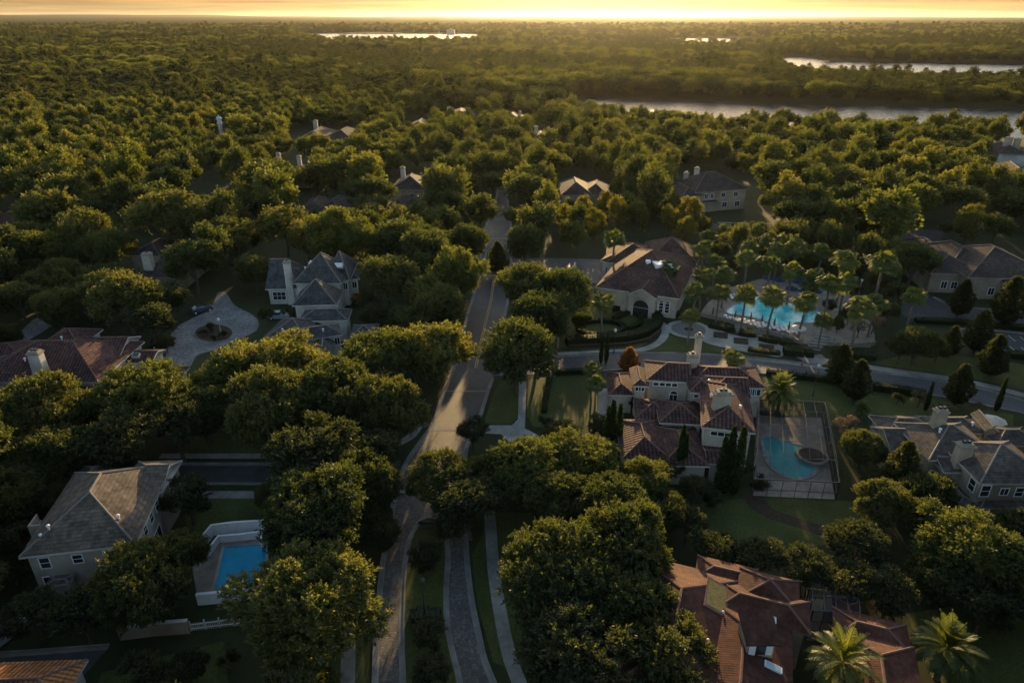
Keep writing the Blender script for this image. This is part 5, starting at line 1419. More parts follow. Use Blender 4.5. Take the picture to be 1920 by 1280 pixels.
# parked vehicles
def paint(name, c):
    m, nt, out = new_mat(name); b = N(nt, 'ShaderNodeBsdfPrincipled', Roughness=0.3, Metallic=0.2); b.inputs['Base Color'].default_value = (*c, 1); b.inputs['Coat Weight'].default_value = 0.6
    nt.links.new(b.outputs[0], out.inputs['Surface'])
paint('paint_blue', (.05, .12, .25)); paint('paint_black', (.02, .02, .022)); paint('paint_silver', (.35, .40, .45)); paint('paint_navy', (.03, .05, .1)); glass('tail_red', (.3, .02, .02), .3)
noisy('tyre', (.015, .015, .015), (.03, .03, .03), 4, .9)
def car(px, py, rz, mat, label, s=1.0, suv=False):
    p = P(px, py); rt = empty('parked_car', (p.x, p.y, 0), label, 'car', None, rz)
    def W(x, y, z): return (p.x + x * math.cos(rz) - y * math.sin(rz), p.y + x * math.sin(rz) + y * math.cos(rz), z)
    def loft(b, secs, mi=0):
        rings = [[Vector(W(x, y, z)) for x, z, y in [(q[0], q[1], -q[2]), (q[0], q[3], -q[4]), (q[0], q[3], q[4]), (q[0], q[1], q[2])]] for q in secs]
        for i in range(len(rings) - 1):
            for j in range(4): b.poly([rings[i][j], rings[i + 1][j], rings[i + 1][(j + 1) % 4], rings[i][(j + 1) % 4]][::-1], mi)
        b.poly(rings[0]); b.poly(rings[-1][::-1])
    b = MB(); loft(b, [(-2.25, .35, .75, .62, .70), (-2.1, .28, .88, .85, .82), (-1.2, .22, .92, .98, .84), (0, .22, .92, 1.0, .86), (1.1, .22, .92, .95, .85), (2.0, .28, .88, .78, .80), (2.25, .36, .72, .6, .68)]); child_of(b, 'body', mat, rt)
    zr = 1.7 if suv else 1.45
    b = MB(); loft(b, [(-1.85 if suv else -1.6, .93, .80, .97, .78), (-1.4 if suv else -.95, .93, .82, zr - .03, .62), (.35, .93, .82, zr, .64), (1.25, .93, .82, .96, .76)]); child_of(b, 'windows', 'window_glass', rt)
    b = MB(); loft(b, [(-1.38 if suv else -.93, zr - .03, .63, zr + .01, .60), (.33, zr, .65, zr + .04, .60)]); child_of(b, 'roof', mat, rt)
    for x_ in (-1.4, 1.4):
        for y_ in (-.88, .88):
            b = MB(); b.tube(W(x_, y_ - .1, .33), W(x_, y_ + .1, .33), .33, n=12); wh = child_of(b, 'wheel', 'tyre', rt)
            b = MB(); b.tube(W(x_, y_ - .11, .33), W(x_, y_ + .11, .33), .18, n=10); child_of(b, 'rim', 'white_metal', rt, wh)
    for y_ in (-.6, .6):
        b = MB(); b.box(W(2.17, y_, .58), (.12, .3, .14), 0, (math.cos(rz), math.sin(rz), 0)); child_of(b, 'headlight', 'white_metal', rt)
        b = MB(); b.box(W(-2.2, y_, .6), (.1, .3, .14), 0, (math.cos(rz), math.sin(rz), 0)); child_of(b, 'tail_light', 'tail_red', rt)
car(378, 584, 0.7, 'paint_navy', 'dark blue car parked under trees on the left rim of the circular drive')
car(305, 648, 0.5, 'paint_black', 'black car parked between the red-tiled house and the circular drive', suv=True)
car(524, 596, 0.1, 'paint_silver', 'pale blue car parked at the wall of the slate house')
car(8, 1196, 1.2, 'paint_silver', 'silver car cut by the left edge above the bottom left street')
car(704, 480, 0.4, 'paint_silver', 'silver car half hidden behind the yellow-green oak')
car(22, 432, 0.2, 'paint_silver', 'pale car at the reddish roof on the left edge')
# patio parasol, dish and sail by the houses
open_umbrella(1864, 787, 'large white scalloped parasol with a red tip behind the brown-slate house', 'canvas_cream', 1.7, 2.4)
p = P(1755, 792, 3.0); rt = empty('patio_table', (p.x, p.y, 0), 'small round white patio table behind the brown-slate house', 'table')
b = MB(); b.lathe((p.x, p.y, 0), [(.3, 0), (.06, .1), (.06, .7)], 8); child_of(b, 'leg', 'dark_metal', rt); b = MB(); b.lathe((p.x, p.y, .7), [(.8, 0), (.8, .06)], 14); child_of(b, 'tabletop', 'white_paint', rt)
p = P(170, 862); rt = empty('shade_sail', (p.x, p.y, 0), 'cream triangular shade sail behind the grey shingle roof', 'shade sail')
q = [P(153, 862, 3.0), P(187, 846, 5.0), P(184, 862, 3.2), P(156, 851, 4.2)]; b = MB(); b.poly([q[0], q[2], q[1], q[3]]); b.poly([v - Z * .05 for v in (q[3], q[1], q[2], q[0])]); child_of(b, 'sail', 'canvas_cream', rt)
b = MB(); [b.tube((v.x, v.y, 0), v, .06, n=6) for v in q]; child_of(b, 'posts', 'dark_metal', rt)
# screened porch of the terracotta house
q = [P(1510, 1200), P(1596, 1205), P(1590, 1128), P(1508, 1120)]; cen = sum(q, Vector()) / 4
rt = empty('screened_porch', (cen.x, cen.y, 0), 'dark screened porch with blue panels between the terracotta roofs', 'porch')
b = MB(); hh = 4.0
for i in range(4):
    a, c = q[i], q[(i + 1) % 4]
    for k in range(5): v = a.lerp(c, k / 4); b.tube((v.x, v.y, 0), (v.x, v.y, hh), .06, n=4)
    for z_ in (1.3, 2.6, hh): b.tube((a.x, a.y, z_), (c.x, c.y, z_), .06, n=4)
for k in range(1, 4):
    a, c = q[0].lerp(q[1], k / 4), q[3].lerp(q[2], k / 4); b.tube((a.x, a.y, hh), (c.x, c.y, hh), .06, n=4)
for k in range(1, 3):
    a, c = q[0].lerp(q[3], k / 3), q[1].lerp(q[2], k / 3); b.tube((a.x, a.y, hh), (c.x, c.y, hh), .06, n=4)
child_of(b, 'frame', 'dark_metal', rt)
b = MB(); b.poly([(v.x, v.y, hh) for v in q]); a, c = q[0], q[1]; b.poly([a, c, Vector((c.x, c.y, hh)), Vector((a.x, a.y, hh))]); child_of(b, 'screen', 'screen_mesh', rt)
b = MB(); v = q[3].lerp(q[2], .5); b.box((v.x - .3, v.y - 1.5, 0), (1.4, .3, 2.4)); b.box((v.x + 1.6, v.y - 1.5, 0), (1.4, .3, 2.2)); child_of(b, 'panel', 'skylight_glass', rt)
sheet('terrace', q, 0.02, 'plaza_dark')

# ------------------------------------------------------------------ trees placed from the photograph: kind, crown x, y, width (px), label
def put(key, x, y, w, label, hs=1.0, group=None, Rfix=None):
    a, b_, r = at_px(key, x, y, w, hs, Rfix)
    return plant(key, a, b_, r, label, group, hs)
T = [
 # near the camera
 ('bright',582,1130,285,'broad yellow-green oak, its crown lit, bottom left of the lower road'),
 ('oak',600,965,235,'dark broad oak left of the road, between the small street and the lit oak below'),
 ('oak',690,960,90,'small oak overhanging the left kerb of the paved road'),
 ('dark',585,850,200,'dark oak at the mouth of the small left street'),
 ('dark',690,840,130,'dark oak left of the sunlit stretch of road'),
 ('oak',665,900,150,'dark oak crown between the street mouth and the road'),
 ('oak',510,930,70,'slim edge tree over the lawn by the blue pool'),
 ('oak',262,1088,200,'large dark oak with gold top in front of the house with the blue pool'),
 ('oak',330,1050,130,'gold-topped oak beside the white pool wall'),
 ('dark',150,1150,130,'dark oak below the grey-roofed house, over the drive'),
 ('dark',350,930,110,'open dark tree against the right wall of the grey-roofed house'),
 ('oak',65,860,150,'tall gold-lit oak at the left edge beside the grey-roofed house'),
 ('oak',20,930,130,'oak cut by the left edge level with the grey roof'),
 ('oak',120,930,80,'narrow oak touching the far eave of the grey-roofed house'),
 ('dark',20,1010,90,'dark tree cut by the left edge above the drive'),
 ('shrub',25,1080,60,'rounded shrub by the drive at the left edge'),
 ('dark',60,1150,110,'dark low tree above the bottom left street'),
 ('dark',262,1262,104,'dark low tree between the tan wall and the bottom left street'),
 ('dark',350,1250,84,'dark low tree under the picket fence'),
 ('shrub',428,1240,50,'dark shrub on the bottom lawn right of the tan wall'),
 ('bright',610,1290,90,'yellow-green tree top cut by the bottom edge by the left pavement'),
 # row of the large oaks across the left
 ('oak',75,765,190,'oak with gold rim below the red-tiled house, leftmost of its row'),
 ('oak',190,770,130,'oak between the leftmost oak and the golden one under the red-tiled house'),
 ('bright',280,745,190,'golden oak under the right wing of the red-tiled house'),
 ('oak',378,765,130,'oak right of the golden one, under the circular drive'),
 ('bright',452,700,150,'gold-topped oak at the lower rim of the circular drive'),
 ('bright',545,690,190,'wide golden oak below the slate garage roof'),
 ('oak',510,770,190,'shaded oak above the dark lawn'),
 ('oak',625,740,180,'oak with a shaded flank right of the dark lawn'),
 ('bright',712,670,150,'golden oak right of the slate garage'),
 ('oak',735,760,150,'tall shaded oak left of the sunlit road'),
 ('bright',815,655,158,'yellow-lit oak leaning over the left kerb of the straight road'),
 ('oak',110,850,150,'dark oak over the shade behind the grey roof'),
 ('dark',230,825,150,'dark tree behind the ridge of the grey roof'),
 ('dark',330,800,130,'dark tree over the end of the hidden pavement'),
 ('oak',170,700,60,'small oak under the chimney of the red-tiled house'),
 # centre
 ('oak',968,662,148,'rounded gold-rimmed oak at the corner of the straight road and the east street'),
 ('oak',985,535,120,'left half of the big dark oaks by the club driveway'),
 ('oak',1055,545,130,'right half of the big dark oaks by the club driveway'),
 ('oak',1015,590,130,'shaded front crown of the big dark oaks by the club'),
 ('oak',1092,600,46,'small oak at the left end of the club hedges'),
 ('bright',856,512,110,'bright green oak left of the road across from the club driveway'),
 ('oak',825,575,100,'oak below the bright green one, left of the road'),
 ('oak',785,600,80,'oak behind the golden ones left of the road'),
 ('oak',845,618,44,'small oak overhanging the left kerb by the yellow line'),
 ('oak',727,520,120,'round bronze-topped oak right of the slate house'),
 ('rustshrub',667,560,30,'small rust shrub at the right wall of the slate house'),
 ('bright',673,455,95,'yellow-green oak behind the slate house'),
 ('oak',675,415,80,'oak behind the yellow-green one'),
 ('bright',620,440,110,'green oak behind the peak of the slate house'),
 ('oak',760,440,90,'oak in the shade left of the road, below the far house'),
 ('oak',827,415,85,'bronze oak left of the road, level with the far stop line'),
 ('oak',877,452,92,'oak whose crown touches the left kerb above the small island'),
 ('oak',800,470,120,'wide dark oak between the far house and the bright green oak'),
 ('oak',703,357,88,'round oak left of the tan house with one chimney'),
 ('oak',833,350,105,'tall oak right of the tan house with one chimney'),
 ('oak',900,390,84,'oak at the left kerb of the far road'),
 ('oak',980,353,88,'oak at the right kerb where the road vanishes'),
 ('oak',925,342,54,'oak closing over the vanishing point of the road'),
 ('oak',978,410,72,'lower oak at the right kerb of the far road'),
 ('oak',984,453,80,'oak over the right kerb above the club driveway'),
 ('cone',933,485,38,'dark conical magnolia on the small planted island in the road'),
 ('dark',886,808,66,'dark round tree over the right lane beside the concrete band'),
 ('dark',700,905,120,'dark oak over the left kerb, at the mouth of the small street'),
 ('oak',712,1000,80,'oak edging the left kerb below the small street'),
 ('dark',640,815,120,'dark oak behind the small street mouth'),
 ('oak',905,890,110,'oak right of the paved road, touching the spreading one'),
 ('dark',850,985,80,'dark low tree at the right of the median tip'),
 ('oak',830,900,138,'oak spreading over the paved road at the tip of the median'),
 ('dark',880,945,140,'dark oak over the right lane of the split road'),
 ('bright',985,880,180,'gold-topped oak right of the paved road'),
 ('bright',1085,865,150,'gold-topped oak in front of the villa garage roof'),
 ('oak',1040,935,150,'shaded oak between the golden ones and the large front oak'),
 ('bright',1205,905,120,'golden oak just below the red-tiled villa'),
 ('oak',1150,950,150,'oak between the golden pair and the large front oak'),
 ('oak',1250,960,90,'olive oak at the lower left of the villa garden'),
 ('oak',1165,1015,220,'large oak with lit top in the lower middle'),
 ('oak',1050,1080,240,'largest dark green oak of the lower middle, beside the right pavement'),
 ('oak',1160,1140,220,'shaded green oak above the bottom edge'),
 ('dark',1100,1230,240,'dark oak cut by the bottom edge in the middle'),
 ('oak',1250,1240,200,'oak overlapping the left end of the terracotta roof'),
 ('dark',800,1045,70,'small dark tree in the upper median'),
 ('dark',805,1185,76,'dark tree in the lower median behind the lamp'),
 ('dark',812,1255,84,'dark tree in the median cut by the bottom edge'),
 # right
 ('bright',1810,1035,215,'golden oak at the lower right'),
 ('oak',1895,1060,150,'oak cut by the right edge beside the golden one'),
 ('oak',1760,1080,120,'shaded lower crown left of the golden oak'),
 ('dark',1850,1130,130,'dark tree under the golden oak at the lower right'),
 ('oak',1620,840,84,'yellow-lit tree right of the pool cage'),
 ('oak',1660,945,125,'dark round oak between the lawn and the brown-roofed house'),
 ('cone',1692,880,70,'dark conifer against the left gable of the brown-roofed house'),
 ('oak',1740,930,110,'oak in front of the brown-roofed house between its chimneys'),
 ('dark',1605,1020,120,'round dark tree at the end of the shaded lawn'),
 ('pink',1590,800,60,'mauve-tinted small tree at the far corner of the pool cage'),
 ('dark',1640,900,60,'dark tree behind the pool cage corner'),
 ('dark',1340,1025,95,'dark tree above the left end of the terracotta roof'),
 ('dark',1425,1045,100,'dark tree behind the terracotta roof, second from its left end'),
 ('dark',1510,1065,110,'dark tree behind the screened porch'),
 ('dark',1590,1090,110,'dark tree right of the screened porch'),
 ('dark',1670,1110,110,'dark tree behind the right end of the terracotta roof'),
 ('dark',1290,980,80,'dark tree at the left end of the shaded lawn'),
 ('cone',1577,684,50,'tall leafy cone tree by the street, left of a pair'),
 ('cone',1609,714,50,'tall leafy cone tree by the street, right of a pair'),
 ('cone',1801,722,50,'leafy cone tree by the near kerb of the east street'),
 ('cone',1866,668,50,'cone tree on the lawn below the lower car park'),
 ('cone',1838,622,50,'dark pointed tree between the two car parks'),
 ('cone',1805,560,42,'pointed tree at the kerb of the upper car park'),
 ('cone',1894,565,56,'wide cone tree at the right end of the upper car park'),
 ('oak',1845,498,56,'dark tree against the sprawling brown house'),
 ('cone',1785,640,36,'slim cone tree left of the lower car park'),
 ('oak',1722,640,84,'spreading gold-topped tree above the pavement'),
 ('oak',1760,655,50,'small tree beside the spreading gold-topped one'),
 ('dark',1690,650,60,'dark tree right of the club terrace'),
 ('shrub',1683,746,32,'round shrub by the near kerb of the east street'),
 ('grey',1770,770,46,'grey-green small tree behind the brown-roofed house'),
 ('grey',1725,745,36,'grey-green bush beside the near kerb'),
 ('grey',1832,765,36,'grey-green bush behind the peaked dormer of the brown house'),
 ('cypress',1877,742,13,'small dark cypress by the near kerb at the right'),
 ('cypress',1742,745,11,'slim dark cypress among grey bushes by the near kerb'),
 ('rustcone',1180,676,38,'rust-coloured cone tree at the street corner of the villa'),
 ('pink',1640,600,46,'mauve flowering tree by the club gate'),
 ('oak',1715,487,95,'broad oak in front of the left wing of the sprawling brown house'),
 ('oak',1755,500,60,'oak by the left wing of the sprawling brown house'),
 ('oak',1660,520,60,'shaded oak behind the leaning palm'),
 ('dark',1690,550,60,'dark tree beside the upper car park'),
 ('dark',1665,585,50,'dark tree at the club gate'),
 ('grey',1560,690,0,''),
 ('dark',1240,885,64,'dark tree before the low villa roof, left of the lone cypress'),
 ('dark',1305,915,70,'dark tree before the low villa roof, right of the lone cypress'),
 ('dark',1340,938,50,'dark tree below the cypress cluster'),
 ('dark',1130,800,60,'dark tree behind the villa cypresses'),
 ('dark',1050,815,80,'dark tree between the pale drive and the golden oak'),
 ('shrub',1020,795,45,'dark shrub at the end of the pale drive'),
 ('dark',1265,870,60,'dark small tree under the villa garage roof'),
 ('dark',1240,850,50,'green tree at the corner of the villa garage roof'),
 ('shrub',1395,880,46,'leafy shrub between the villa and the pool cage'),
 ('shrub',1420,905,50,'shrub at the lower left corner of the pool cage'),
 ('rustshrub',1160,805,44,'rust-orange shrub behind the villa cypresses, left of a pair'),
 ('rustshrub',1186,798,40,'rust-orange shrub beside the villa wall, right of a pair'),
 ('shrub',1205,770,30,'green shrub at the step of the villa wing'),
 ('dark',1190,752,36,'dark tree in the villa side court'),
 # left, middle distance
 ('oak',477,505,80,'oak between the circular drive and the slate house'),
 ('dark',500,588,36,'dark round tree by the left corner of the slate garage'),
 ('oak',360,490,116,'large oak over the mouth of the circular drive'),
 ('oak',310,405,150,'widest bronze oak of the left middle, its trunk over a brown roof'),
 ('oak',380,410,60,'oak at the right of the widest bronze one'),
 ('oak',427,440,100,'oak with bronze top left of the green one'),
 ('oak',533,420,112,'oak with bronze top behind the slate house'),
 ('bright',575,450,80,'green oak behind the chimney of the slate house'),
 ('oak',198,462,98,'green-topped oak left of the brown roof with the white chimney'),
 ('oak',130,478,80,'oak left of the green-topped one'),
 ('oak',90,400,112,'oak above the left brown roof'),
 ('oak',124,432,90,'oak below the one above the left brown roof'),
 ('oak',43,445,90,'oak at the left edge below the brown roof'),
 ('oak',190,423,70,'small bronze oak left of the widest one'),
 ('oak',53,340,102,'wide oak at the left edge, third row'),
 ('oak',123,362,100,'oak right of the wide left edge one'),
 ('oak',195,370,64,'small oak right of the left edge pair'),
 ('oak',320,343,98,'dome-shaped oak above the widest bronze one'),
 ('oak',507,335,98,'dome-shaped oak above the low grey roof'),
 ('oak',440,370,60,'small oak beside the low brown roof in the left middle'),
 ('oak',610,330,80,'oak behind the low grey roof'),
 ('oak',60,507,60,'grey-green oak of the left side, above a short drive'),
 ('oak',113,510,80,'grey-green oak right of the one above a short drive'),
 ('oak',205,520,80,'oak left of the white chimney'),
 ('oak',33,557,92,'gold-topped oak at the left edge above the drive bend'),
 ('oak',105,575,86,'gold-topped oak above the red-tiled roof'),
 ('oak',160,545,80,'dark-centred oak above the red-tiled roof'),
 ('oak',233,557,135,'gold-flecked wide oak left of the circular drive'),
 ('dark',320,555,80,'dark oak on the left rim of the circular drive'),
 ('dark',285,600,90,'dark oak between the red-tiled house and the circular drive'),
 ('oak',17,625,52,'small bright oak beside the far left drive'),
 ('dark',105,600,40,'dark small tree over the far left drive'),
 ('dark',310,640,40,'dark shrub-like tree by the black car'),
 ('shrub',398,612,24,'tiny tree in the middle of the circular drive island'),
 ('shrub',380,624,20,'low shrub at the left of the circular drive island'),
 ('shrub',418,628,22,'low shrub at the right of the circular drive island'),
 ('shrub',400,634,18,'low shrub at the front of the circular drive island'),
 ('shrub',545,590,40,'dark shrub along the slate house wall'),
 ('dark',700,590,60,'dark tree behind the slate garage'),
 ('dark',690,565,50,'dark tree right of the slate house entrance'),
 # golden row beyond the club
 ('gold',1057,412,44,'golden tree, leftmost of the row beyond the club'),
 ('gold',1093,392,42,'golden tree standing tall behind the second of the club row'),
 ('gold',1115,418,46,'golden tree, second of the row beyond the club'),
 ('gold',1157,398,46,'golden tree, third of the row beyond the club'),
 ('gold',1196,404,46,'golden tree above the left end of the club roof'),
 ('gold',1227,378,46,'tallest golden tree above the club roof'),
 ('gold',1256,412,44,'golden tree above the middle of the club roof'),
 ('gold',1293,400,50,'golden tree below the tan house with two chimneys'),
 ('gold',1286,432,44,'golden tree above the far wing of the club roof'),
 ('gold',1320,425,34,'small golden tree right of the club roof'),
 ('gold',1135,380,36,'orange-tinted tree behind the golden row'),
 ('oak',1493,400,90,'bronze oak behind the club garden, left'),
 ('oak',1560,407,90,'bronze oak behind the club garden, right'),
 ('bright',1495,428,56,'yellow-green tree behind the palms'),
 ('bright',1549,435,58,'yellow-green tree with a bare stem behind the palms'),
 ('oak',1612,425,60,'dark oak behind the club garden'),
 ('oak',1605,455,60,'dark oak left of the far dark yard'),
 ('grey',1362,452,46,'grey-green tree between the club roof and the palms'),
 ('dark',1345,445,36,'dark tree at the far right corner of the club roof'),
 ('dark',1305,462,0,''),
 ('gold',1820,418,58,'amber tree above the sprawling brown house'),
 ('oak',1870,425,70,'oak right of the amber one above the sprawling house'),
 ('oak',1785,430,46,'oak left of the amber one'),
 ('dark',1640,470,50,'dark tree behind the fan of palms'),
]
for k_, x_, y_, w_, l_ in T:
    if w_: put(k_, x_, y_, w_, l_, 0.72 if k_ == 'bright' and y_ > 560 else 1.0)

GT = ((1350,470,44,'dark'),(1385,440,50,'grey'),(1425,475,46,'dark'),(1462,440,46,'oak'),(1470,500,40,'dark'),(1520,490,46,'bright'),(1545,500,44,'dark'),(1610,505,50,'dark'),(1635,520,46,'grey'),(1600,540,40,'dark'),(1385,500,36,'dark'),(1425,430,44,'oak'),(1520,450,44,'dark'),(1580,440,50,'bright'),(1640,560,40,'dark'),(1592,590,38,'dark'),(1572,606,30,'bright'),(1612,612,40,'grey'),(1556,572,30,'dark'),(1345,520,30,'grey'))
WH = ('behind the right end of the club roof', 'left of the farthest palm', 'between the second palm rows, left', 'beside the farthest palm, right', 'left of the blue sunshades', 'behind the blue sunshades', 'behind the right sunshade',
      'left of the leaning palm', 'at the foot of the leaning palm', 'right of the blue sunshades', 'before the far corner palm', 'at the far service road', 'behind the far row of palms', 'right of the far row of palms', 'at the white gate lamp', 'on the right of the terrace', 'beside the top of the stone steps', 'at the right rim of the terrace, pale crowned', 'at the right tip of the turquoise pool', 'at the right eave of the club roof')
for (x, y, w, k), l_ in zip(GT, WH):
    put(k, x, y, w, {'dark': 'dark', 'grey': 'grey-green', 'oak': 'bronze', 'bright': 'yellow-green'}[k] + ' garden tree ' + l_)
PALMS = [
 (1407,462,40,'at the far right corner of the club terrace'),(1343,489,42,'touching the right eave of the club roof'),
 (1403,484,44,'behind the left tip of the turquoise pool, second row'),(1447,492,44,'behind the pool, second row, middle'),
 (1320,513,44,'at the right wall of the club, second row'),(1362,512,40,'left of the pool tip, second row'),
 (1487,505,42,'above the blue sunshades, left'),(1527,516,42,'above the blue sunshades, right'),
 (1560,528,46,'beyond the right end of the pool, left of a pair'),(1587,526,44,'beyond the right end of the pool, right of a pair'),
 (1303,545,42,'in the front row, leftmost, by the club corner'),(1350,545,42,'in the front row, left of the pool tip'),
 (1400,548,44,'in the front row over the pool tip'),(1450,553,48,'in the front row over the middle of the pool'),
 (1510,563,50,'in the front row over the right of the pool'),(1447,448,38,'farthest of those behind the terrace'),
 (1493,462,44,'in the far row above the sunshades'),(1585,488,52,'wide and shaded, right of the sunshades'),
 (1657,490,52,'leaning tall at the garden edge'),(1615,574,52,'shaded, at the right end of the terrace'),
 (1643,566,40,'beside the club gate'),(1716,553,46,'standing alone left of the upper car park'),
 (1375,668,44,'in the verge above the villa roof'),(1257,502,42,'standing before the club roof'),
 (1152,445,42,'lit bright behind the club entrance wing'),(1132,562,44,'over the hedge garden left of the club'),
 (1111,690,38,'at the villa side drive, far one'),(1118,716,42,'at the villa side drive, near one'),
 (1296,590,40,'in front of the club corner windows'),(1330,440,36,'behind the club roof, dark'),
 (1420,430,34,'in the far garden, left'),(1540,470,40,'in the far row, right'),(1520,535,34,'short, at the pool rim'),(1545,598,38,'shaded, at the terrace edge by the steps'),
 (1460,468,36,'in the far row, small'),(1318,462,36,'at the far right of the club roof'),
]
for x_, y_, w_, l_ in PALMS:
    put('palm', x_, y_, w_ * (0.92 + 0.2 * ((x_ * 7 + y_) % 10) / 10), 'fan palm ' + l_, hs=1.0, group='fan palms of the club grounds')
put('datepalm', 1465, 732, 78, 'date palm with gold fronds over the lawn by the red-tiled villa')
put('cocopalm', 1581, 1240, 150, 'feather palm with gold tips before the terracotta house')
put('datepalm', 1778, 1212, 132, 'date palm with dense fronds right of the terracotta house')
put('datepalm', 1617, 765, 40, 'small silvery date palm on the streaked lawn')
for x_, y_, h_, l_ in ((1148,800,8.5,'slim cypress left of the villa, nearer the wall'),(1161,805,8.0,'slim cypress left of the villa, second from the left'),(1139,806,7.6,'slim cypress left of the villa, leftmost'),
    (1277,850,8.5,'lone cypress before the low villa roof'),(1283,856,7.2,'shorter cypress beside the lone one'),
    (1354,872,8.6,'cypress before the white villa wall, leftmost of the cluster'),(1368,862,10.0,'cypress before the white villa wall, in the middle of the cluster'),(1386,864,10.0,'tallest cypress at the corner by the pool cage'),
    (1128,655,5.2,'thin cypress beyond the east street, left'),(1138,652,5.6,'thin cypress by the villa side drive, beside the street')):
    s_ = h_ / 9.5
    z_ = 4.9 * s_; p_ = P(x_, y_, z_)
    plant('cypress', p_.x, p_.y, 0.85 * s_, l_)

# ------------------------------------------------------------------ hedges
def leaf_cover(path, w, z0, z1, mat, seed, dens=26, leaf=0.2, closed=False):
    rng = np.random.default_rng(seed); Q = []
    n = len(path)
    for i in range(n if closed else n - 1):
        a, c = path[i], path[(i + 1) % n]; L = (c - a).length
        if L < 0.02: continue
        t = (c - a) / L; nn = Vector((-t.y, t.x, 0))
        m = int(L * (w + 2 * (z1 - z0)) * dens) + 1
        s = rng.uniform(0, L, m); k = rng.uniform(-1, 1, m) * (w / 2 + (z1 - z0))
        off = np.clip(k, -w / 2, w / 2); zz = z1 - np.maximum(0, np.abs(k) - w / 2)
        base = np.array(a)[None] + np.array(t)[None] * s[:, None] + np.array(nn)[None] * off[:, None]
        base[:, 2] = zz
        d = unit(np.array(nn)[None] * (off / (w / 2) * (np.abs(k) > w / 2))[:, None] + np.array([0, 0, 1.0]) * (0.2 + (np.abs(k) <= w / 2))[:, None] + rng.normal(size=(m, 3)) * 0.7)
        Q.append(make_leaves(rng, base - d * leaf * 0.3, d, leaf * rng.uniform(.7, 1.3, m), leaf * 0.6))
    q = np.concatenate(Q)
    return q, np.clip(rng.normal(.5, .25, len(q)), 0, 1)
def hedge(pxs, w, h, label, mat='leaf_dark', group=None, closed=False, sm=True, name='hedge'):
    pth = smooth(PX(pxs), 4, closed) if sm else PX(pxs)
    o = pth[0].copy()
    b = MB(); strip(b, pth, -w / 2 * .9, w / 2 * .9, 0, h * 0.93, 0, closed)
    core = b.build(name, mat, origin=o)
    q, t = leaf_cover([p - o for p in pth], w, 0.05, h, mat, len(TREES) + int(pxs[0][0]), closed=closed)
    me2 = mesh_quads('foliage', q, t, mat)
    f = bpy.data.objects.new('foliage', me2); COL.objects.link(f); f.parent = core
    return tag(core, label, 'hedge', group)
hedge([(1062, 645), (1110, 641), (1163, 638), (1205, 629), (1228, 615), (1233, 601), (1222, 591), (1207, 588)], 2.0, 1.3, 'broad clipped hedge curving round the club front garden')
hedge([(1100, 628), (1085, 620), (1090, 609), (1128, 604), (1160, 609), (1168, 618), (1155, 627), (1128, 631)], 1.0, 0.8, 'ring hedge round a palm in the club front garden', closed=True)
hedge([(1150, 600), (1170, 592), (1185, 588), (1200, 596), (1200, 608), (1180, 617), (1165, 612)], 1.0, 0.8, 'inner curl of hedge right of the ring hedge')
hedge([(1135, 585), (1160, 580), (1185, 574), (1200, 572)], 1.4, 1.0, 'short straight hedge along the club front wall')
hedge([(1208, 574), (1222, 582), (1250, 590), (1285, 594)], 1.4, 1.0, 'hedge under the arched club windows')
hedge([(1468, 662), (1488, 664), (1505, 666)], 2.2, 1.2, 'bright squared hedge between the planters and the street', 'leaf_oak')
hedge([(1509, 666), (1523, 667)], 2.2, 1.1, 'bright squared hedge left of the stone steps', 'leaf_oak', sm=False)
hedge([(1402, 657), (1430, 662), (1462, 665)], 1.2, 0.7, 'low hedge along the kerb under the three square beds', 'leaf_oak')
hedge([(1330, 612), (1352, 617), (1376, 619)], 1.6, 0.9, 'low hedge between the round plaza and the terrace')
hedge([(1386, 626), (1400, 629), (1415, 630)], 1.8, 0.9, 'low hedge behind the middle square bed')
hedge([(1424, 636), (1440, 640), (1458, 643)], 1.8, 0.9, 'low hedge behind the right square bed')
hedge([(1464, 644), (1484, 648)], 1.8, 1.0, 'squared olive hedge under the terrace balustrade', 'leaf_oak', sm=False)
hedge([(1716, 604), (1785, 607), (1860, 613), (1925, 618)], 1.6, 0.9, 'long dark hedge between the two car parks')
hedge([(1560, 660), (1600, 668), (1640, 672)], 2.4, 1.0, 'rough dark hedge right of the stone steps')
hedge([(1890, 668), (1930, 671), (1990, 676)], 1.8, 1.0, 'dark hedge below the lower car park')
hedge([(1032, 705), (1029, 720), (1024, 745), (1020, 775)], 0.9, 0.8, 'low hedge dividing the streaked lawn from the pavement')
hedge([(1036, 703), (1060, 701), (1110, 699)], 0.8, 0.9, 'low hedge along the east street by the streaked lawn')
hedge([(1436, 703), (1500, 710), (1560, 717), (1625, 728)], 1.0, 1.0, 'dark hedge along the near kerb behind the date palm')
hedge([(1636, 730), (1690, 737), (1735, 745)], 1.4, 1.2, 'dark hedge along the near kerb right of the cone trees')
hedge([(1376, 772), (1420, 775), (1470, 781)], 0.9, 0.7, 'narrow hedge at the far end of the pool cage')
hedge([(770, 1165), (785, 1162), (800, 1160), (826, 1160)], 1.4, 1.1, 'green hedge across the median above the lamp', 'leaf_oak')

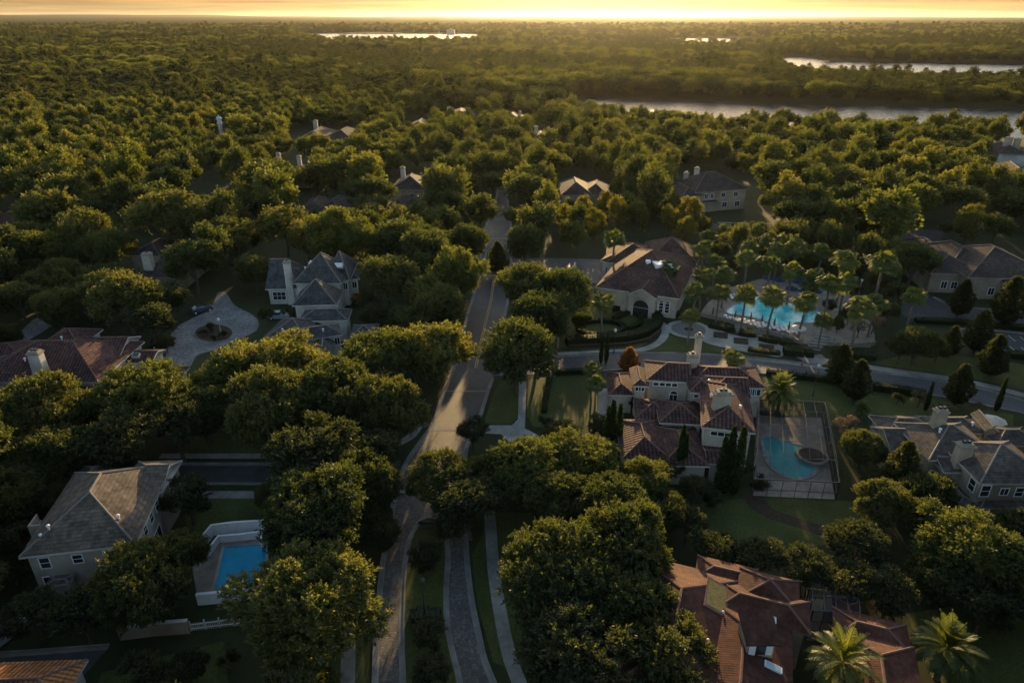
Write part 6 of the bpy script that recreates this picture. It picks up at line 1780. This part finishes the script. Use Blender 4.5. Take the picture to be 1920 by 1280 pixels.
# ------------------------------------------------------------------ forest: everything between and beyond
def inside(x, y, poly):
    c = False; n = len(poly)
    for i in range(n):
        x1, y1 = poly[i]; x2, y2 = poly[(i + 1) % n]
        if (y1 > y) != (y2 > y) and x < (x2 - x1) * (y - y1) / (y2 - y1) + x1: c = not c
    return c
def wpoly(pxs): return [(P(x, y).x, P(x, y).y) for x, y in pxs]
OPEN = [wpoly(q) for q in (
    # roads and their verges
    [(905, 352), (965, 352), (975, 520), (965, 600), (950, 700), (905, 800), (895, 900), (1000, 900), (1000, 1100), (1010, 1290), (1500, 2600), (300, 2600), (640, 1000), (700, 900), (760, 820), (820, 740), (850, 600), (895, 500), (900, 400)],
    [(900, 660), (1230, 640), (1250, 590), (1180, 545), (1040, 540), (1040, 600), (1010, 645)],
    [(940, 470), (1180, 470), (1180, 560), (940, 535)],
    [(900, 650), (1300, 640), (1640, 660), (1940, 690), (2100, 780), (2100, 900), (1920, 800), (1600, 740), (1400, 730), (1040, 720), (900, 720)],
    [(-200, 840), (760, 840), (760, 940), (-200, 940)],
    [(-100, 1200), (220, 1190), (200, 1420), (-100, 1420)],
    # circular drive and car parks
    [(300, 540), (500, 540), (500, 710), (300, 710)], [(0, 570), (110, 570), (110, 660), (0, 660)],
    [(1670, 540), (2100, 560), (2100, 700), (1790, 690), (1670, 620)], [(1660, 425), (1790, 428), (1780, 490), (1660, 480)], [(1320, 412), (1460, 416), (1460, 450), (1320, 450)],
    # club, terrace and gardens
    [(1080, 430), (1320, 430), (1350, 510), (1640, 520), (1680, 690), (1300, 680), (1090, 640)],
    # lawns and pools
    [(900, 690), (1160, 690), (1160, 850), (900, 850)], [(1400, 700), (1920, 760), (1920, 800), (1640, 790), (1590, 940), (1400, 940)],
    [(1290, 925), (1660, 925), (1670, 1030), (1290, 1050)], [(330, 920), (600, 920), (600, 1010), (520, 1150), (340, 1150)], [(370, 790), (570, 790), (570, 860), (320, 860)],
    [(150, 1200), (460, 1160), (460, 1400), (150, 1400)], [(1690, 1120), (2000, 1100), (2100, 1400), (1700, 1400)],
    # houses with the strip before them
    [(1130, 670), (1460, 680), (1430, 960), (1130, 920)], [(480, 440), (740, 450), (760, 690), (480, 680)], [(-40, 600), (330, 620), (330, 730), (-40, 800)],
    [(20, 830), (360, 830), (360, 1180), (0, 1180)], [(1630, 770), (1960, 780), (1990, 1010), (1640, 960)], [(1230, 1020), (1780, 1090), (1800, 1420), (1230, 1420)],
    [(1720, 430), (2000, 430), (2000, 560), (1720, 545)], [(1262, 330), (1420, 330), (1430, 440), (1262, 440)], [(1035, 345), (1150, 345), (1150, 405), (1035, 405)],
    [(720, 330), (810, 330), (820, 420), (720, 420)], [(545, 370), (650, 370), (660, 430), (545, 430)], [(235, 440), (350, 440), (360, 590), (235, 590)],
    [(365, 345), (440, 345), (450, 410), (365, 410)], [(-30, 390), (60, 390), (60, 470), (-30, 470)], [(540, 245), (680, 245), (690, 300), (540, 300)],
    [(820, 205), (900, 205), (905, 242), (820, 242)], [(930, 210), (995, 210), (1000, 244), (930, 244)], [(990, 243), (1040, 243), (1045, 280), (990, 280)],
    [(760, 225), (806, 225), (810, 250), (760, 250)], [(1865, 265), (1960, 270), (1960, 370), (1865, 370)], [(515, 305), (600, 305), (605, 350), (515, 350)],
    [(405, 235), (430, 235), (430, 275), (405, 275)], [(1860, 300), (2000, 300), (2000, 380), (1860, 380)],
)]
LAKES_W = [wpoly([(p[0], p[1]) for p in q]) for q in LAKES_PX]
LBB = [(min(p[0] for p in q) - 30, max(p[0] for p in q) + 30, min(p[1] for p in q) - 30, max(p[1] for p in q) + 30) for q in LAKES_W]
def in_lake(x, y, m):
    for bb_, q in zip(LBB, LAKES_W):
        if bb_[0] <= x <= bb_[1] and bb_[2] <= y <= bb_[3]:
            if inside(x, y, q) or inside(x + m, y, q) or inside(x - m, y, q) or inside(x, y + m, q) or inside(x, y - m, q): return True
    return False
def open_ground(x, y):
    return y < 420 and any(inside(x, y, q) for q in OPEN)

# what must stay in sight: no filler crown may rise in front of these (photo pixels)
SEEN = [
 [(905,360),(965,360),(975,530),(955,600),(925,715),(900,850),(745,990),(770,1280),(690,1280),(700,1100),(735,930),(800,810),(830,735),(860,640),(900,530)],
 [(755,970),(880,970),(935,1290),(750,1290)], [(905,960),(932,960),(1000,1290),(955,1290)], [(640,1180),(700,1150),(700,1290),(640,1290)],
 [(400,550),(430,548),(490,600),(480,620),(400,670),(350,690),(312,685),(315,620)],
 [(0,640),(90,605),(240,630),(312,650),(325,690),(240,720),(200,735),(170,725),(100,715),(0,705)],
 [(492,565),(500,490),(590,462),(670,478),(700,600),(725,610),(700,640),(600,655),(480,625),(545,590)],
 [(30,1050),(105,930),(150,850),(230,835),(338,855),(310,930),(260,1020),(130,1060),(130,1120),(60,1115)],
 [(350,1000),(500,970),(500,1020),(420,1130),(370,1135),(390,1050)], [(325,848),(495,848),(505,980),(400,985),(345,900)], [(220,1168),(430,1150),(430,1180),(220,1210)],
 [(-80,1215),(200,1203),(180,1240),(140,1400),(-100,1400)], [(150,1200),(430,1160),(430,1300),(150,1400)], [(1250,1280),(1780,1280),(1780,1500),(1250,1500)], [(390,790),(500,790),(490,850),(330,850)],
 [(1000,700),(1120,700),(1130,790),(1015,825),(915,840),(905,780),(930,712)],
 [(1138,745),(1150,690),(1220,676),(1440,695),(1425,800),(1410,870),(1250,880),(1165,860)],
 [(1410,775),(1450,700),(1590,725),(1600,800),(1575,940),(1640,1000),(1530,1010),(1310,1010),(1310,950),(1410,925)],
 [(1040,655),(1250,600),(1640,640),(1920,730),(1920,790),(1600,740),(1400,700),(1040,710)],
 [(1118,480),(1130,455),(1310,445),(1325,590),(1200,590),(1110,540)], [(1045,600),(1250,590),(1250,655),(1045,665)], [(955,482),(1125,482),(1125,532),(955,526)],
 [(1320,520),(1620,520),(1645,650),(1500,690),(1320,650)], [(1595,735),(1920,785),(1900,800),(1660,795)],
 [(1655,780),(1860,768),(1920,790),(1920,960),(1790,920),(1730,890),(1655,850)], [(1700,548),(1920,575),(1920,665),(1800,655),(1700,600)],
 [(1675,425),(1800,438),(1920,455),(1920,530),(1770,520),(1735,470)],
 [(1250,1030),(1420,1045),(1520,1095),(1600,1105),(1710,1155),(1760,1290),(1370,1290),(1330,1180),(1255,1150)],
 [(1275,335),(1350,315),(1408,350),(1398,390),(1300,395)], [(1050,345),(1100,326),(1142,350),(1137,372),(1058,366)], [(728,325),(800,316),(798,355),(782,388),(733,392)],
 [(553,365),(600,358),(642,365),(642,398),(575,395)], [(238,455),(290,442),(345,450),(315,500),(300,530),(245,525)], [(370,345),(432,338),(422,362),(385,380)], [(0,388),(52,388),(30,430),(0,440)],
 [(552,237),(655,240),(655,252),(558,252)], [(830,200),(888,204),(888,214),(830,214)], [(936,208),(988,209),(987,218),(936,218)], [(999,238),(1024,241),(1022,252),(999,252)], [(766,222),(800,224),(800,234),(766,234)],
 [(520,294),(574,298),(574,318),(520,318)], [(409,230),(425,230),(425,260),(409,260)], [(1870,266),(1920,268),(1920,291),(1870,291)], [(1873,308),(1920,310),(1920,336),(1883,336)],
 [(25,600),(112,583),(105,602),(45,642)],
]
WATER_SEEN = [[(1085,183),(1200,184),(1340,190),(1640,199),(1940,207),(1940,219),(1600,212),(1340,206),(1180,196)], [(1465,111),(1500,106),(1560,116),(1940,121),(1940,132),(1700,126),(1520,124)], [(1250,71),(1445,71.5),(1440,77),(1300,77)], [(570,63),(895,64),(880,70.5),(620,70.5)]]
def to_px(x, y, z):
    dz = z - HC; d = y * CP - dz * SP
    return 960 + FPX * x / d, 640 - FPX * (y * SP + dz * CP) / d
SEEN_BB = [(min(q[0] for q in k), max(q[0] for q in k), min(q[1] for q in k), max(q[1] for q in k), k) for k in SEEN]
W_BB = [(min(q[0] for q in k), max(q[0] for q in k), min(q[1] for q in k), max(q[1] for q in k), k) for k in WATER_SEEN]
def hides(x, y, r, BB=None, top=1.8):
    for a, b_, c_ in ((0, 0, top * 0.95), (0, 0, 1.1), (-.8, 0, 1.2), (.8, 0, 1.2), (-.5, 0, top * .88), (.5, 0, top * .88), (0, 0, 0.3), (-.45, 0, 1.3), (.45, 0, 1.3), (-.4, 0, .8), (.4, 0, .8)):
        u, v = to_px(x + a * r, y, c_ * r)
        for k in (BB or SEEN_BB):
            if k[0] <= u <= k[1] and k[2] <= v <= k[3] and inside(u, v, k[4]): return True
    return False
rf = random.Random(11)
hand = list(TREES)
cells = {}
def add_cell(x, y, r): cells.setdefault((int(x // 12), int(y // 12)), []).append((x, y, r))
for t_ in hand: add_cell(*t_)
def clear(x, y, r, f=0.72):
    cx, cy = int(x // 12), int(y // 12)
    for i in (-1, 0, 1):
        for j in (-1, 0, 1):
            for (a, b_, c_) in cells.get((cx + i, cy + j), ()):
                if (a - x) ** 2 + (b_ - y) ** 2 < ((r + c_) * f) ** 2: return False
    return True
def in_view(x, y, m=18):
    return abs(x) < 0.86 * y * 1.0 + m + 22 and y > 8
fill = []
# main crowns first, then smaller ones in the gaps
for r0, r1, step, ymax, fq in ((5.4, 8.0, 6.5, 460, 0.64), (3.4, 5.4, 4.4, 460, 0.62), (2.2, 3.2, 3.4, 230, 0.7)):
    y = 12.0
    while y < ymax:
        x = -0.86 * y - 40
        while x < 0.86 * y + 40:
            px, py = x + rf.uniform(-.5, .5) * step, y + rf.uniform(-.5, .5) * step
            r = rf.uniform(r0, r1)
            if y > 250: r *= 0.76
            if not open_ground(px, py) and not in_lake(px, py, r * 0.8) and clear(px, py, r, fq) and not hides(px, py, r) and (rf.random() < 0.04 or not hides(px, py, r, W_BB, 2.1)):
                add_cell(px, py, r); fill.append((px, py, r))
            x += step
        y += step
fill = [t for t in fill if in_view(t[0], t[1])]
fill.sort(key=lambda t: t[1] / t[2])
n_hand = sum(1 for k_, *_ in T if k_ in ('oak', 'bright', 'dark'))
budget = 300 - n_hand
LAB = {
 ('oak', 0): ('bronze-green oak crown packed among the shaded garden trees near the houses', 'garden oaks filling in between the named trees'),
 ('dark', 0): ('dark understorey tree in the gaps between the large oaks near the houses', 'understorey trees between the large oaks'),
 ('oak', 1): ('rounded oak of the closed wood behind the farthest road', 'oaks of the closed wood beyond the road'),
 ('dark', 1): ('dark filler tree low between oaks of the closed wood behind the farthest road', 'filler trees of the closed wood'),
}
rest = []; FILLED = []
for (x, y, r) in fill:
    if budget > 0:
        kd = 'dark' if r < 4.2 and y < 240 else 'oak'
        if kd == 'oak' and rf.random() < 0.2: kd2 = 'bright'
        elif kd == 'oak' and y > 165 and rf.random() < 0.45: kd2 = 'tall'; r *= 0.62
        else: kd2 = kd
        lab, gp = LAB[(kd, 0 if y < 190 else 1)]
        FILLED.append((plant(kd2, x, y, r, lab, gp, hs=rf.uniform(0.9, 1.15)), kd2, x, y, r)); budget -= 1
    else: rest.append((x, y, r))

# say of each filler tree where it stands: beside which landmark, and which one it is counting from the front
MARKS = [('circular drive', 400, 620), ('slate house', 590, 540), ('left red-tiled house', 130, 680), ('grey-shingled house', 180, 980), ('blue pool', 450, 1060), ('split paved road', 820, 1120),
 ('sunlit stretch of road', 850, 760), ('club driveway', 1060, 505), ('clubhouse', 1220, 530), ('turquoise club pool', 1450, 585), ('villa', 1290, 780), ('pool cage', 1490, 850), ('shaded back lawn', 1440, 980),
 ('terracotta house', 1450, 1190), ('brown-slate house', 1820, 860), ('upper car park', 1830, 590), ('sprawling brown house', 1840, 500), ('two-chimney tan house', 1340, 355), ('mauve-brown roof', 1095, 350),
 ('one-chimney tan house', 765, 350), ('low double-peaked roof', 597, 380), ('stout white chimney', 290, 490), ('small brown roof', 400, 360), ('reddish left edge roof', 20, 410),
 ('vanishing road', 940, 400), ('twin pale chimneys', 546, 310), ('grey right edge roof', 1900, 325), ('east street', 1700, 720), ('tan boundary wall', 300, 1190), ('orange roof corner', 60, 1250), ('bottom right lawn', 1860, 1220)]
_by = {}
for o_, k_, x, y, r in FILLED:
    u, v = to_px(x, y, r)
    m_ = min(MARKS, key=lambda q: (q[1] - u) ** 2 + ((q[2] - v) * 1.6) ** 2)
    du, dv = u - m_[1], v - m_[2]
    d_ = ('right of' if du > 0 else 'left of') if abs(du) > abs(dv) * 1.3 else ('behind' if dv < 0 else 'in front of')
    sz = 'small' if r < 3.4 else ('medium' if r < 5.4 else 'large')
    base = '%s %s tree %s the %s' % (sz, {'oak': 'bronze-green', 'bright': 'yellow-green', 'dark': 'dark green', 'tall': 'tall green'}[k_], d_, m_[0])
    _by.setdefault(base, []).append((y, x, o_))
ORD = ['nearest', 'second', 'third', 'fourth', 'fifth', 'sixth', 'seventh', 'eighth', 'ninth', 'tenth', 'eleventh', 'twelfth', 'thirteenth', 'fourteenth', 'fifteenth', 'sixteenth']
for base, L_ in _by.items():
    L_.sort(key=lambda q: q[0])
    for i, (_, _, o_) in enumerate(L_):
        o_['label'] = base if len(L_) == 1 else base + (', nearest to the camera' if i == 0 else ', %s from the front' % ORD[min(i, 15)])
        if len(L_) <= 16 and 'group' in o_: o_['group'] = 'unnamed trees of the gardens'

# light versions of the crowns for the far wood, kept out of the scene and instanced by geometry nodes
wood_src = bpy.data.collections.new('wood_sources')
def src(me, s=1.0):
    o = bpy.data.objects.new('%02d_crown' % len(wood_src.objects), me); wood_src.objects.link(o); return o
for s in range(4):
    c, lc, lr = crown_round(800 + s, R=6, nl=16, tufts=240, per=6, leaf=1.25, wide=0.5, flat=(0.7, 0.9, 0.8, 1.0)[s], cz=1.12, fill=120, mat=('leaf_far', 'leaf_far', 'leaf_dark', 'leaf_far')[s])
    src(c)
c, lc, lr = crown_round(820, R=6, nl=16, tufts=240, per=6, leaf=1.25, wide=0.5, flat=1.0, cz=1.25, fill=120, mat='leaf_bright'); src(c)
src(crown_cone(830, H=15, Rb=3.6, base=3.0, tufts=230, per=5, leaf=0.95, mat='leaf_dark', power=0.5, fill=100, wob=0.3))
def wood(name, pts, label, coll=None):
    me = bpy.data.meshes.new(name)
    me.from_pydata([(p[0], p[1], 0) for p in pts], [], [])
    for nm, k in (('scl', 3), ('rot', 4), ('idx', 5)):
        a = me.attributes.new(nm, 'FLOAT', 'POINT'); a.data.foreach_set('value', [p[k - 1] for p in pts])
    o = bpy.data.objects.new(name, me); COL.objects.link(o)
    ng = bpy.data.node_groups.new(name + '_nodes', 'GeometryNodeTree')
    ng.interface.new_socket('Geometry', in_out='INPUT', socket_type='NodeSocketGeometry')
    ng.interface.new_socket('Geometry', in_out='OUTPUT', socket_type='NodeSocketGeometry')
    gi, go = ng.nodes.new('NodeGroupInput'), ng.nodes.new('NodeGroupOutput')
    ci = ng.nodes.new('GeometryNodeCollectionInfo'); ci.inputs['Collection'].default_value = coll or wood_src
    ci.inputs['Separate Children'].default_value = True; ci.inputs['Reset Children'].default_value = True
    ip = ng.nodes.new('GeometryNodeInstanceOnPoints'); ip.inputs['Pick Instance'].default_value = True
    def at(nm):
        n = ng.nodes.new('GeometryNodeInputNamedAttribute'); n.data_type = 'FLOAT'; n.inputs['Name'].default_value = nm; return n.outputs['Attribute']
    cs = ng.nodes.new('ShaderNodeCombineXYZ'); cr_ = ng.nodes.new('ShaderNodeCombineXYZ')
    sv = at('scl')
    for i in range(3): ng.links.new(sv, cs.inputs[i])
    ng.links.new(at('rot'), cr_.inputs[2])
    ng.links.new(gi.outputs[0], ip.inputs['Points']); ng.links.new(ci.outputs[0], ip.inputs['Instance'])
    ng.links.new(at('idx'), ip.inputs['Instance Index']); ng.links.new(cs.outputs[0], ip.inputs['Scale']); ng.links.new(cr_.outputs[0], ip.inputs['Rotation'])
    ng.links.new(ip.outputs[0], go.inputs[0])
    md = o.modifiers.new('wood', 'NODES'); md.node_group = ng
    return tag(o, label, 'woodland', kind='stuff')
def rnd_pt(x, y, r):
    return (x, y, r / 6 * rf.uniform(0.85, 1.18), rf.uniform(0, 6.28), rf.choice([0, 1, 2, 3, 0, 1, 3, 4, 4, 5, 2]) + 0.01)
det_src = bpy.data.collections.new('detailed_wood_sources')
for k_ in ('oak2', 'bright2', 'tall2', 'dark2'):
    for v_ in KIND[k_]:
        o_ = bpy.data.objects.new('%02d_crown' % len(det_src.objects), v_[0]); det_src.objects.link(o_)
def rnd_det(x, y, r):
    t = rf.random()
    if t < 0.22: return (x, y, r / 6 * rf.uniform(0.85, 1.15), rf.uniform(0, 6.28), rf.randrange(0, 5) + 0.01)
    if t < 0.42: return (x, y, r / 6 * rf.uniform(0.85, 1.15), rf.uniform(0, 6.28), rf.randrange(5, 8) + 0.01)
    if t < 0.90: return (x, y, r * 0.72 / 4.4 * rf.uniform(0.8, 1.1), rf.uniform(0, 6.28), rf.randrange(8, 11) + 0.01)
    return (x, y, r / 4 * rf.uniform(0.8, 1.0), rf.uniform(0, 6.28), rf.randrange(11, 14) + 0.01)
pts1 = [rnd_det(*t) for t in rest]
far = []
y = 455.0
while y < 3600:
    step = 8.6 if y < 1000 else (11 if y < 1800 else 14)
    x = -0.84 * y - 20
    while x < 0.84 * y + 20:
        px, py = x + rf.uniform(-.6, .6) * step, y + rf.uniform(-.6, .6) * step
        f1 = math.sin(px * .011 + 1.3 + 1.5 * math.sin(py * .006)) + math.sin(py * .013 + 2 * math.sin(px * .005)) + 0.6 * math.sin(px * .031 + py * .027)
        f2 = math.sin(px * .0052 - 2 + 2 * math.sin(py * .004 + 1)) + math.sin(py * .0075 + 1.7 * math.sin(px * .0043))
        r = rf.uniform(3.8, 7.4) * (1.0 if y < 1000 else 1.0 + (y - 1000) / 4000) * (1 + 0.10 * f1)
        x += step
        if in_lake(px, py, 4) or (f2 > 1.72) or (hides(px, py, r, W_BB, 2.3) and rf.random() > 0.05): continue
        k = (rf.choice((2, 5, 2, 0, 3)) if f1 < -0.9 else (rf.choice((4, 0, 1, 4, 3)) if f1 > 0.9 else rf.choice((0, 1, 2, 3, 3, 4, 5)))) + 0.01
        far.append((px, py, r / 6 * rf.uniform(0.85, 1.2), rf.uniform(0, 6.28), k))
    y += step * 0.9
wood('woodland', pts1, 'closed oak wood between the far houses and the near lake', det_src)
wood('woodland', far, 'wood beyond the near lake stretching towards the horizon')
# farthest canopy: one rolling sheet at treetop height
def hills(name, y0, y1, ny, half, nx, amp, base, label, seed):
    r = np.random.default_rng(seed); b = MB(); ph = r.uniform(0, 6.28, 12)
    def zf(x, y):
        s = 0
        for i in range(6):
            f = 0.0007 * 1.9 ** i
            s += math.sin(x * f + ph[i] + 1.7 * math.sin(y * f * 0.8 + ph[i + 6])) / (1.35 ** i)
        return base + amp * s
    V, F = [], []
    for j in range(ny + 1):
        t = j / ny; y = y0 * (y1 / y0) ** t; hw = half * y
        for i in range(nx + 1):
            x = -hw + 2 * hw * i / nx
            z = zf(x, y) + r.uniform(-1, 1) * 3.0 * (y < 16000)
            if y > 9000:      # low rises closing the horizon, higher on the left
                q_ = (y - 9000) / 16000; z += q_ * (max(0, 95 - (x / y + 0.75) * 130) + 22 + 16 * math.sin(x * .0006 + 2) + 9 * math.sin(x * .0017))
            if in_lake(x, y, 5): z = -2
            V.append((x, y, z if j else -1.0))
    for j in range(ny):
        for i in range(nx):
            a = j * (nx + 1) + i
            F.append((a, a + 1, a + nx + 2, a + nx + 1))
    me = bpy.data.meshes.new(name); me.from_pydata(V, [], F); me.materials.append(MATS['far_canopy'])
    o = bpy.data.objects.new(name, me); COL.objects.link(o)
    return tag(o, label, 'woodland', kind='stuff')
hills('far_woodland', 3550, 25000, 90, 0.95, 260, 2.2, 9.0, 'blue-grey treetops melting into the horizon', 3)
# distant pale roofs catching light on the horizon left
hz = MB()

# ------------------------------------------------------------------ haze: one even box of air round the scene
hb = MB(); hb.box((0, 15800, -1.0), (53000, 32800, 175.0))
hm, nt, out = new_mat('haze_air')
pv = N(nt, 'ShaderNodeVolumePrincipled')
pv.inputs['Color'].default_value = (0.95, 0.93, 0.90, 1)
pv.inputs['Density'].default_value = 0.000008
pv.inputs['Anisotropy'].default_value = 0.72
nt.links.new(pv.outputs[0], out.inputs['Volume'])
tag(hb.build('haze', 'haze_air'), kind='stuff')
